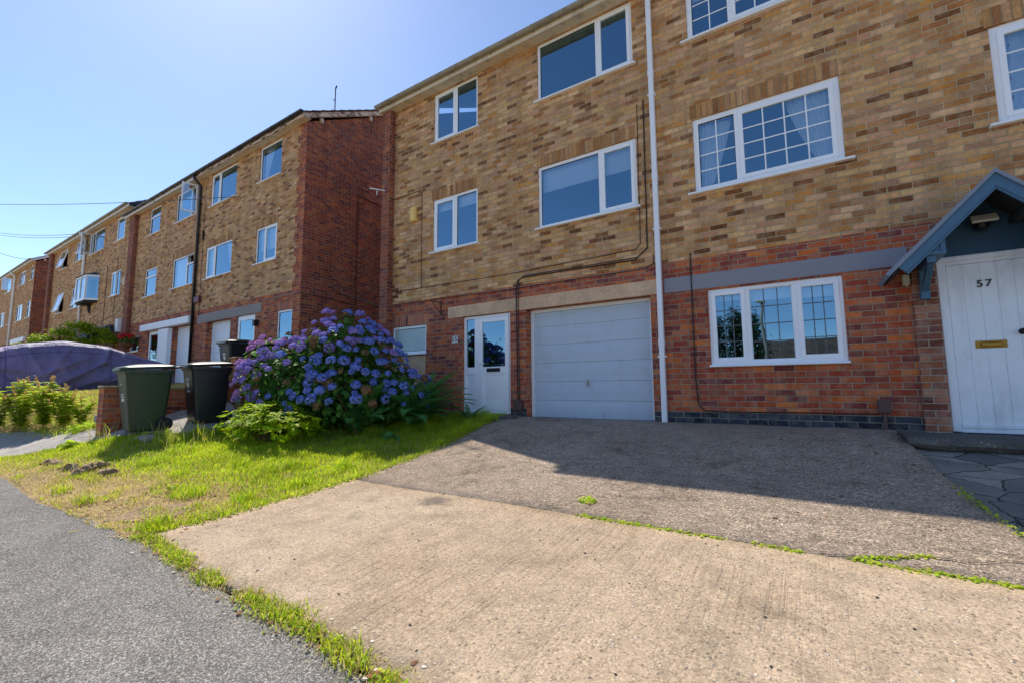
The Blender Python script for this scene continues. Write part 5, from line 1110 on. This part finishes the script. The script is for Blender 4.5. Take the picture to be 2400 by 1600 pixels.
# ------------------------------------------------------------------ wheelie bins
def rrect(w_, d_, r, n=5):
    pts = []
    for cx, cy, a0 in ((w_ - r, d_ - r, 0), (-w_ + r, d_ - r, 90), (-w_ + r, -d_ + r, 180), (w_ - r, -d_ + r, 270)):
        pts += [(cx + r * math.cos(R_(a0 + 90 * k / n)), cy + r * math.sin(R_(a0 + 90 * k / n))) for k in range(n + 1)]
    return pts
def wheelie(mat, label, Hh=.86, extra=None):
    """front towards -Y, origin on the ground under the middle"""
    r = empty('wheelie_bin', (0, 0, 0), label, 'wheelie bin', 'wheelie bins by the garden wall'); mb = MB(); rows = []
    for t_, e in ((0, -.02), (.02, 0), (.25, 0), (.62, 0), (.93, 0), (.935, .012), (.985, .014), (1.0, .012), (1.0, -.006), (.9, -.01)):
        w_ = .188 + .045 * t_ + e; d_ = .185 + .075 * t_ + e; rows.append([(x, y - .02 * t_, .015 + Hh * t_) for x, y in rrect(w_, d_, .045)])
    mb.grid(rows, closed=True); mb.add(rows[0], [tuple(range(len(rows[0]) - 1, -1, -1))])
    body = obj('bin_body', mb, mat, r, smooth=True, world=False)
    m = body.modifiers.new('split', 'EDGE_SPLIT'); m.split_angle = R_(35)
    mb = MB()
    for k in range(5): x = -.15 + k * .075; mb.prism([(-.245 - .003, Hh * .975), (-.285, Hh * .975), (-.247, Hh * .9)], x - .006, x + .006, 'x')
    for k in range(4): y = -.2 + k * .14; mb.prism([(.229, Hh * .975), (.25, Hh * .975), (.227, Hh * .9)], y - .004, y + .004, 'y')
    om = body.data; bm_ = MB(); bm_.v = [tuple(v.co) for v in om.vertices]; bm_.f = [tuple(p.vertices) for p in om.polygons]; bm_.add(mb.v, mb.f); om.clear_geometry(); om.from_pydata(bm_.v, [], bm_.f); om.polygons.foreach_set('use_smooth', [True] * len(om.polygons)); om.update()
    # lid: domed, with a stepped front lip and a handle bar behind
    z0 = Hh + .018; mb = MB(); rows = []
    for e, z in ((0, z0), (.012, z0 + .004), (.012, z0 + .028), (-.006, z0 + .036), (-.05, z0 + .046), (-.12, z0 + .062), (-.18, z0 + .066)):
        rows.append([(x, y - .03, z + (y + .25) * .07) for x, y in rrect(.243 + e, .275 + e, .05)])
    mb.grid(rows, closed=True); mb.add(rows[-1], [tuple(range(len(rows[-1])))]); mb.add(rows[0], [tuple(range(len(rows[0]) - 1, -1, -1))])
    lid = obj('lid', mb, mat, r, smooth=True, world=False); m = lid.modifiers.new('split', 'EDGE_SPLIT'); m.split_angle = R_(40)
    mb = MB(); mb.bbox(-.17, .17, -.335, -.29, z0 - .028, z0 + .012, .01); mb.box(-.2, -.17, -.33, -.25, z0 - .02, z0 + .015); mb.box(.17, .2, -.33, -.25, z0 - .02, z0 + .015); obj('lid_lip', mb, mat, lid, world=False)
    mb = MB(); mb.tube([(-.2, .22, z0 + .03), (-.2, .31, z0 + .045), (-.17, .335, z0 + .05), (.17, .335, z0 + .05), (.2, .31, z0 + .045), (.2, .22, z0 + .03)], .016, 8); obj('handle', mb, mat, r, smooth=True, world=False)
    for s in (-1, 1):
        mb = MB(); prof = [(.088, -.02), (.098, -.012), (.098, .012), (.088, .02), (.06, .022), (.055, .012), (.02, .014)]
        mb.M = Matrix.Translation((s * .2, .175, .1)) @ Matrix.Rotation(R_(90), 4, 'Y'); mb.lathe(prof, 20); w_ = obj('wheel', mb, 'black_rubber', r, world=False)
        mb = MB(); mb.M = Matrix.Translation((s * .2, .175, .1)) @ Matrix.Rotation(R_(90), 4, 'Y')
        for k in range(6):
            mb.M = Matrix.Translation((s * .2, .175, .1)) @ Matrix.Rotation(R_(90), 4, 'Y') @ Matrix.Rotation(R_(60 * k), 4, 'Z'); mb.box(.012, .056, -.006, .006, -.016, .016)
        obj('spoke', mb, 'black_pvc', w_, world=False)
    mb = MB(); mb.tube([(-.2, .175, .1), (.2, .175, .1)], .012, 8); obj('axle', mb, 'steel', r, world=False)
    if extra: extra(r, body, Hh)
    return r
def frontz(z, Hh): t_ = (z - .015) / Hh; return -(.185 + .075 * t_) - .02 * t_ - .003
def onfront(parent, mb, name, mat, z, Hh):
    t_ = (z - .015) / Hh; mb.v = [(p[0], p[1] + frontz(p[2], Hh), p[2]) for p in mb.v]; return obj(name, mb, mat, parent, world=False)
def ex_green(r, b, Hh):
    mb = MB(); mb.box(-.075, .075, -.0012, 0, .49, .535); st = onfront(b, mb, 'sticker', 'sticker_white', .5, Hh); onfront(b, text_front('RECYCLING', .028, 0, -.0016, .513, .0004, True), 'lettering', 'digit_navy', .5, Hh)
    mb = MB(); mb.box(-.07, .07, -.0012, 0, .43, .475); onfront(b, mb, 'sticker', 'tile_white', .45, Hh); mb = MB(); mb.box(-.06, -.015, -.0012, 0, .655, .685); onfront(b, mb, 'sticker', 'sticker_white', .67, Hh)
def crest(b, Hh, z, k=1.0):
    mb = MB()
    def P(poly): mb.prism([(x * k, z + y * k) for x, y in poly], -.0014, -.0002, 'y')
    P([(-.05, -.02), (-.02, -.06), (0, -.075), (.02, -.06), (.05, -.02), (.045, .02), (.015, .0), (0, .035), (-.015, .0), (-.045, .02)]); P([(-.055, .03), (-.03, .015), (-.028, .075), (-.045, .09), (-.06, .06)]); P([(.055, .03), (.06, .06), (.045, .09), (.028, .075), (.03, .015)]); P([(-.014, .045), (.014, .045), (.02, .085), (.008, .075), (0, .11), (-.008, .075), (-.02, .085)])
    onfront(b, mb, 'crest', 'sticker_white', z, Hh); onfront(b, text_front('Gedling', .05 * k, 0, -.0012, z - .12 * k, .0004, True), 'lettering', 'sticker_white', z, Hh)
def ex_black(r, b, Hh): crest(b, Hh, .62)
def ex_black2(r, b, Hh): crest(b, Hh, .6, .9)
def put(o, x, y, rz): o.scale = (1.04, 1.14, 1.06); o.location = (x, y, H(x, y) + .0); o.rotation_euler = (0, 0, rz)
gb = wheelie('bin_green', 'dark green wheelie bin with white stickers next to the brick pier', .86, ex_green); put(gb, -8.54, -3.88, R_(-3)); gb.location.z -= .02
bb = wheelie('bin_black', 'black wheelie bin with white crest standing right of the green bin', .86, ex_black); put(bb, -8.5, -3.04, R_(-4)); bb.location.z -= .03
b2 = wheelie('bin_black', 'black wheelie bin behind the wall pillar, with its small white crest towards the road', .86, ex_black2); b2.location = (-9.8, -1.98, H(-9.8, -1.98) + .05)
b3 = copy_tree(b2); b3['label'] = 'black wheelie bin half hidden between the flowering bush and the other bin behind the wall'; b3.location = (-9.72, -1.42, H(-9.7, -1.4) + .05); b3.rotation_euler = (0, 0, R_(10))

# ------------------------------------------------------------------ covered car on the raised plot
ST = [(-5.40, .30, .42, 0), (-5.36, .55, .55, 0), (-5.2, .74, .74, .3), (-4.95, .82, .86, .7), (-4.46, .86, 1.01, 1), (-4.0, .87, 1.15, 1), (-3.4, .88, 1.245, 1), (-2.9, .88, 1.245, 1), (-2.45, .88, 1.18, 1), (-2.0, .88, 1.04, .8), (-1.6, .87, .90, .3), (-1.3, .84, .82, 0), (-1.02, .74, .70, 0), (-.90, .55, .58, 0), (-.86, .30, .42, 0)]
CAB = [(1.0, 0), (1.06, .14), (1.05, .32), (1.0, .47), (.97, .58), (.88, .74), (.78, .90), (.66, .965), (.45, .99), (.2, 1.0), (0, 1.0)]
BON = [(1.0, 0), (1.05, .2), (1.04, .45), (1.0, .66), (.95, .8), (.85, .91), (.7, .965), (.5, .985), (.3, .995), (.15, 1.0), (0, 1.0)]
def smooth_interp(x, X, Y):
    X = np.array(X); Y = np.array(Y); i = min(max(np.searchsorted(X, x) - 1, 0), len(X) - 2); t_ = (x - X[i]) / (X[i + 1] - X[i])
    m = lambda k: (Y[min(k + 1, len(Y) - 1)] - Y[max(k - 1, 0)]) / (X[min(k + 1, len(X) - 1)] - X[max(k - 1, 0)])
    hgt = X[i + 1] - X[i]; return Y[i] * (2 * t_ ** 3 - 3 * t_ ** 2 + 1) + m(i) * hgt * (t_ ** 3 - 2 * t_ ** 2 + t_) + Y[i + 1] * (-2 * t_ ** 3 + 3 * t_ ** 2) + m(i + 1) * hgt * (t_ ** 3 - t_ ** 2)
SY = [s[0] for s in ST]; rows = []; cx = -16.4
FOLD = [((-4.75, .85), (-4.2, .05), .05), ((-4.45, .95), (-4.6, .1), .035), ((-4.0, 1.02), (-3.6, .1), .03), ((-3.3, 1.0), (-3.75, .15), .025), ((-2.45, 1.12), (-2.62, .72), .06), ((-2.62, .72), (-3.5, .12), .055), ((-2.62, .72), (-1.9, .5), .03), ((-2.9, .85), (-3.9, .3), .035), ((-1.2, .62), (-2.6, .2), .04), ((-2.0, .6), (-3.0, .1), .04), ((-3.5, .95), (-3.2, .6), .03), ((-4.9, .6), (-3.9, .45), .03)]
def fold(y, z):
    d = 0
    for (a, b, k) in FOLD:
        dx, dz = b[0] - a[0], b[1] - a[1]; L2 = dx * dx + dz * dz; u = ((y - a[0]) * dx + (z - a[1]) * dz) / L2; uc = max(0, min(1, u)); px, pz = a[0] + uc * dx - y, a[1] + uc * dz - z; wob = .03 * mnoise.noise(Vector((y * 3, z * 3, a[0] * 9))); e = math.hypot(px, pz) + wob; d += 1.5 * k * math.exp(-(e / .055) ** 2) * (1 - .4 * abs(uc - .5))
    return d
def cz0(y): return -.03 + .045 * (y + 4.2) + .12 * max(0, min(1, (y + 2.9) / 1.2)) * max(0, min(1, (-y - .9) / .5))
NY = 150
for i in range(NY + 1):
    y = SY[0] + (SY[-1] - SY[0]) * i / NY; hw = smooth_interp(y, SY, [s[1] for s in ST]); zt = smooth_interp(y, SY, [s[2] for s in ST]); c = smooth_interp(y, SY, [s[3] for s in ST]); c = min(1, max(0, c)); half = []
    K = 60
    for k in range(K + 1):
        u = k / K * 10; a = int(min(u, 9)); f = u - a; pa = [CAB[a][j] * c + BON[a][j] * (1 - c) for j in (0, 1)]; pb = [CAB[a + 1][j] * c + BON[a + 1][j] * (1 - c) for j in (0, 1)]; half.append((pa[0] + (pb[0] - pa[0]) * f, pa[1] + (pb[1] - pa[1]) * f))
    sec = [(p[0], p[1]) for p in half] + [(-p[0], p[1]) for p in half[-2::-1]]; z0 = cz0(y); row = []
    for (xn, zn) in sec:
        z = z0 + (zt - z0) * zn; x = cx + hw * xn; low = max(0, 1 - zn * 1.15); v = Vector((x * .9, y * .8, z * 1.6))
        w1 = mnoise.noise(Vector((y * 1.5 + z * 2.4, z * 1.1 - y * .9, xn))); w2 = abs(mnoise.noise(Vector((y * 2.4 + z * 1.3, z * .8, 3 + xn * .4)))) - .22; w3 = mnoise.noise(Vector((y * 5 - z * 7, z * 2, 8)))
        dsp = (.05 * w1 - .05 * w2 + .004 * w3) * (.25 + .9 * low + .25 * (zn < .9)) * (1 - .75 * (zn > .93)); dsp += fold(y, z) if xn > 0 else 0; x += dsp * (1 if xn > 0 else -1) * (abs(xn) > .25); z += .03 * w1 * (zn > .6)
        row.append((x, y, z))
    rows.append(row)
mb = MB(); mb.grid(rows); mb.add(rows[0], [tuple(range(len(rows[0])))]); mb.add(rows[-1], [tuple(range(len(rows[-1]) - 1, -1, -1))])
cr = empty('covered_car', (cx, -3.1, .0), 'parked car hidden under a purple cloth cover on the raised plot', 'car'); cv = obj('car_cover', mb, 'cover_cloth', cr, smooth=True)
mb = MB(); mb.tube([r[0] for r in rows[3:-3]], .014, 6); obj('hem', mb, 'cover_cloth', cv, smooth=True)
ks = next(k for k in range(len(rows[0])) if k > 0 and (CAB[5][1] <= (rows[75][k][2] - cz0(-3.1)) / 1.28))
for q in (-2.46, -4.35):
    i = min(range(len(rows)), key=lambda n: abs(rows[n][0][1] - q)); mb = MB(); mb.tube([(p[0] + .002, p[1], p[2] + .002) for p in rows[i][:62]], .006, 5); obj('seam', mb, 'cover_seam', cv, smooth=True)
mb = MB(); mb.tube([(r[ks][0] + .002, r[ks][1], r[ks][2] + .002) for r in rows[6:-6]], .006, 5); obj('seam', mb, 'cover_seam', cv, smooth=True)
mb = MB(); mb.prism([(-4.9, -.02), (-1.3, .12), (-1.25, .4), (-4.95, .3)], cx - .8, cx + .8, 'x'); obj('body', mb, 'red_paint', cr, bevel=.03)
for y in (-4.45, -1.85):
    for s in (-1, 1):
        mb = MB(); mb.M = Matrix.Translation((cx + s * .72, y, H(cx, y) + .25)) @ Matrix.Rotation(R_(90), 4, 'Y'); mb.lathe([(.2, -.09), (.27, -.08), (.28, 0), (.27, .08), (.2, .09)], 24); obj('wheel', mb, 'tyre', cr)

# ------------------------------------------------------------------ dark hatchback beyond it
def saloon(x, y0, y1, zb, label):
    r = empty('parked_car', (x, (y0 + y1) / 2, zb), label, 'car'); L = y1 - y0; mb = MB(); rows = []
    for t_, hw, zt in ((0, .62, .52), (.015, .76, .72), (.08, .82, .86), (.25, .84, .9), (.5, .84, .9), (.72, .84, .88), (.88, .8, .78), (.97, .74, .66), (1.0, .6, .5)):
        y = y0 + L * t_; rows.append([(x + hw, y, zb + .22), (x + hw * 1.02, y, zb + .5 * zt), (x + hw * .98, y, zb + .85 * zt), (x + hw * .86, y, zb + zt), (x, y, zb + zt * 1.02), (x - hw * .86, y, zb + zt), (x - hw * .98, y, zb + .85 * zt), (x - hw * 1.02, y, zb + .5 * zt), (x - hw, y, zb + .22)])
    mb.grid(rows); mb.add(rows[0], [tuple(range(9))]); mb.add(rows[-1], [tuple(range(8, -1, -1))]); bd = obj('body', mb, 'navy_paint', r, smooth=True)
    mb = MB(); rows = []
    for t_, hw, zt in ((.03, .62, .88), (.1, .66, 1.24), (.2, .64, 1.34), (.4, .64, 1.37), (.55, .63, 1.3), (.68, .62, 1.08), (.75, .6, .88)): y = y0 + L * t_; rows.append([(x + .8, y, zb + .84), (x + hw, y, zb + zt - .03), (x + hw - .1, y, zb + zt), (x - hw + .1, y, zb + zt), (x - hw, y, zb + zt - .03), (x - .8, y, zb + .84)])
    mb.grid(rows); obj('roof', mb, 'navy_paint', r, smooth=True)
    for s in (-1, 1):
        for a, b in ((.12, .36), (.38, .64)):
            mb = MB(); q = lambda t_, f: (x + s * (.8 - .16 * f + .012), y0 + L * t_, zb + .86 + (.43 if t_ < .6 else .2) * f); mb.quad(q(a, .08), q(b, .08), q(b - .01, .9), q(a + .01, .9)); obj('side_window', mb, 'dark_glass', r)
        for y in (y0 + L * .18, y0 + L * .82):
            mb = MB(); mb.M = Matrix.Translation((x + s * .76, y, zb + .29)) @ Matrix.Rotation(R_(90), 4, 'Y'); mb.lathe([(.2, -.09), (.28, -.09), (.3, 0), (.28, .09), (.2, .095), (.05, .07)], 24); obj('wheel', mb, 'tyre', r)
        mb = MB(); mb.M = Matrix.Translation((x + s * .58, y1 - .02, zb + .58)); mb.lathe([(.02, -.07), (.11, -.05), (.13, 0), (.11, .05), (.02, .07)], 14); obj('headlight', mb, 'steel', r, smooth=True)
saloon(-21.6, -7.0, -3.05, H(-21.6, -4.5) + .0, 'dark blue car at the left edge beyond the purple covered car')

# ------------------------------------------------------------------ trees
def tree(name, x, y, zb, trunk, blobs, n, size, mat, label, cat='tree', group=None, narrow=.8, rep=5):
    b = (x, y, zb); r = empty(name, b, label, cat, group); VV = []; FF = []; of = 0; mb = MB(); top = max(c[2] for c, q in blobs)
    mb.tube([(x, y, zb - .05), (x + .03, y, zb + (top - zb) * .4), (x - .02, y + .03, top)], [trunk, trunk * .75, trunk * .25], 9)
    for i, (c, q) in enumerate(blobs):
        mb.tube([(x, y, zb + (c[2] - zb) * .45), ((x + c[0]) / 2, (y + c[1]) / 2, c[2] - q[2] * .3), c], [trunk * .5, trunk * .35, trunk * .12], 6)
        P, N = shell_pts(c, q, n, .25, 1.08, -.8, .3, i * 2.7 + x); P = np.repeat(P, rep, 0) + rng.normal(size=(len(P) * rep, 3)) * size * .6; N = np.repeat(N / np.linalg.norm(N, axis=1, keepdims=True), rep, 0) * .5 + np.array([0, 0, .6]) + rng.normal(size=P.shape) * .4
        V, F = leaves(P, N, rng.uniform(.6, 1.15, len(P)) * size, narrow); VV.append(V); FF.append(F + of); of += len(V)
    obj('trunk', mb, 'stem', r, smooth=True); mass('crown', np.concatenate(VV), np.concatenate(FF), None, [mat], r, b); return r
zt = H(-24.6, -1.7)
tree('maple_tree', -24.6, -1.7, zt, .05, [((-24.9, -2.5, 1.62), (.45, .42, .2)), ((-24.8, -2.1, 1.95), (.4, .42, .14)), ((-24.6, -1.55, 2.28), (.42, .45, .11)), ((-24.5, -1.15, 2.6), (.4, .42, .10)), ((-24.3, -.7, 2.4), (.4, .5, .12)), ((-24.2, -.35, 2.1), (.4, .45, .13)), ((-24.5, -1.1, 1.95), (.5, .6, .16)), ((-24.7, -1.8, 1.6), (.5, .7, .24))], 120, .10, 'leaf_maple', 'small spreading maple tree with yellow green leaves rising behind the purple covered car')
bk = empty('hanging_basket', (-21.9, -.35, 1.9), 'hanging basket of red flowers on the dark brick pier', 'hanging basket')
mb = MB(); mb.M = Matrix.Translation((-21.9, -.35, 1.75)); mb.lathe([(.05, -.16), (.16, -.1), (.22, 0), (.22, .03), (.1, .02)], 16); obj('basket', mb, 'dead_leaf', bk, smooth=True)
P, N = shell_pts((-21.9, -.35, 1.92), (.33, .31, .2), 260, .5, 1.05, -.6); V, F = leaves(P, N, rng.uniform(.05, .09, len(P))); mass('foliage', V, F, None, ['leaf_hydrangea'], bk, bk.location)
P, N = shell_pts((-21.9, -.35, 2.0), (.30, .28, .16), 170, .85, 1.08, -.1); V, F = leaves(P, N, rng.uniform(.05, .10, len(P)), 1.3); mass('flowers', V, F, None, ['petal_red'], bk, bk.location)
mb = MB(); 
for k in range(3): a = k * 2.1; mb.tube([(-21.9 + .2 * math.cos(a), -.35 + .2 * math.sin(a), 1.78), (-21.9, -.35, 2.42)], .006, 4)
mb.tube([(-21.9, -.36, 2.42), (-21.9, -.05, 2.42)], .012, 5); obj('chain', mb, 'rust', bk)

# ------------------------------------------------------------------ overhead wires
def wire(a, b, sag, label, r=.011):
    mb = MB(); n = 24; P = [tuple(a[j] + (b[j] - a[j]) * k / n - (sag * 4 * (k / n) * (1 - k / n) if j == 2 else 0) for j in range(3)) for k in range(n + 1)]; mb.tube(P, r, 5); tag(obj('overhead_wire', mb, 'black_pvc', None, at=a), label, 'wire', 'overhead wires to the houses')
wire((-30, -3.1, 8.30), (-14.4, -.1, 5.9), .1, 'thin overhead wire, the highest in the sky, running to an upper window sill'); wire((-44, -1.05, 10.35), (-29.9, -.28, 7.72), .12, 'upper of two close parallel overhead wires reaching the pale gutter', .014); wire((-44, -1.05, 10.2), (-30.6, -.28, 7.72), .12, 'lower of two close parallel overhead wires reaching the pale gutter', .014); wire((-46, -.7, 9.4), (-40.7, -.28, 8.2), .05, 'short low overhead wire to the farthest roof edge', .016)

# ------------------------------------------------------------------ across the road: only seen mirrored in the windows
h = empty('bungalow', (4, -25, -2.2), 'brown tiled bungalow across the road, mirrored in the lead-striped window', 'house')
mb = MB(); mb.box(-2.0, 12, -30, -22, -4, .55); obj('wall', mb, 'buff_brick', h)
mb = MB(); mb.prism([(-21.6, .55), (-26, 2.75), (-30.4, .55), (-30.4, .4), (-26, 2.55), (-21.6, .4)], -2.5, 12.5, 'x'); obj('roof', mb, 'roof_tile', h)
for x in (0, 5, 9):
    mb = MB(); mb.box(x, x + 1.6, -21.99, -21.95, -1.0, .2); obj('window', mb, 'dark_glass', h)
lp = empty('street_lamp', (-1.02, -9.0, -1.3), 'street lamp across the road, mirrored in the lead-striped window', 'street lamp'); mb = MB(); mb.tube([(-1.02, -9, -1.4), (-1.02, -9, 0), (-1.02, -9, 2.5)], [.07, .05, .04], 12); obj('pole', mb, 'pole_grey', lp, smooth=True)
mb = MB(); mb.box(-1.2, -.9, -9.06, -8.94, 2.5, 2.58); obj('lantern', mb, 'sensor_beige', lp, bevel=.02)
for i, (x, y, top) in enumerate([(-3.95, -20, 3.45), (-3.1, -20.4, 3.8), (-2.2, -20, 3.5)]):
    bl = [((x, y, top - .35 - k * .75), (.22 + .17 * k, .22 + .17 * k, .55)) for k in range(7)]
    tree('conifer_tree', x, y, -2.6, .14, bl, 110, .28, 'leaf_conifer', ['left', 'middle', 'right'][i] + ' dark conifer of the three mirrored in the lead-striped window', 'tree', 'conifers mirrored in the window', .35, 4)
for i, (x, y, s, lb) in enumerate([(-21, -20, 1.0, 'broad tree mirrored in the white door and sidelight glass'), (-16, -24, .62, 'lower tree mirrored in the right part of the white door glass'), (24, -22, 1.3, 'bright leafy tree mirrored in the window at the right edge')]):
    tree('broadleaf_tree', x, y, -2.5, .2, [((x, y, 2.2 * s), (2.4 * s, 2.2 * s, 1.7 * s)), ((x + 1.6 * s, y, 1.2 * s), (1.6 * s, 1.6 * s, 1.2 * s)), ((x - 1.7 * s, y, 1.0 * s), (1.6 * s, 1.5 * s, 1.3 * s)), ((x, y, -.3), (2.6 * s, 2.2 * s, 1.4 * s))], 260, .3, 'leaf_tree' if i < 2 else 'leaf_maple', lb, 'tree', None, .9, 4)
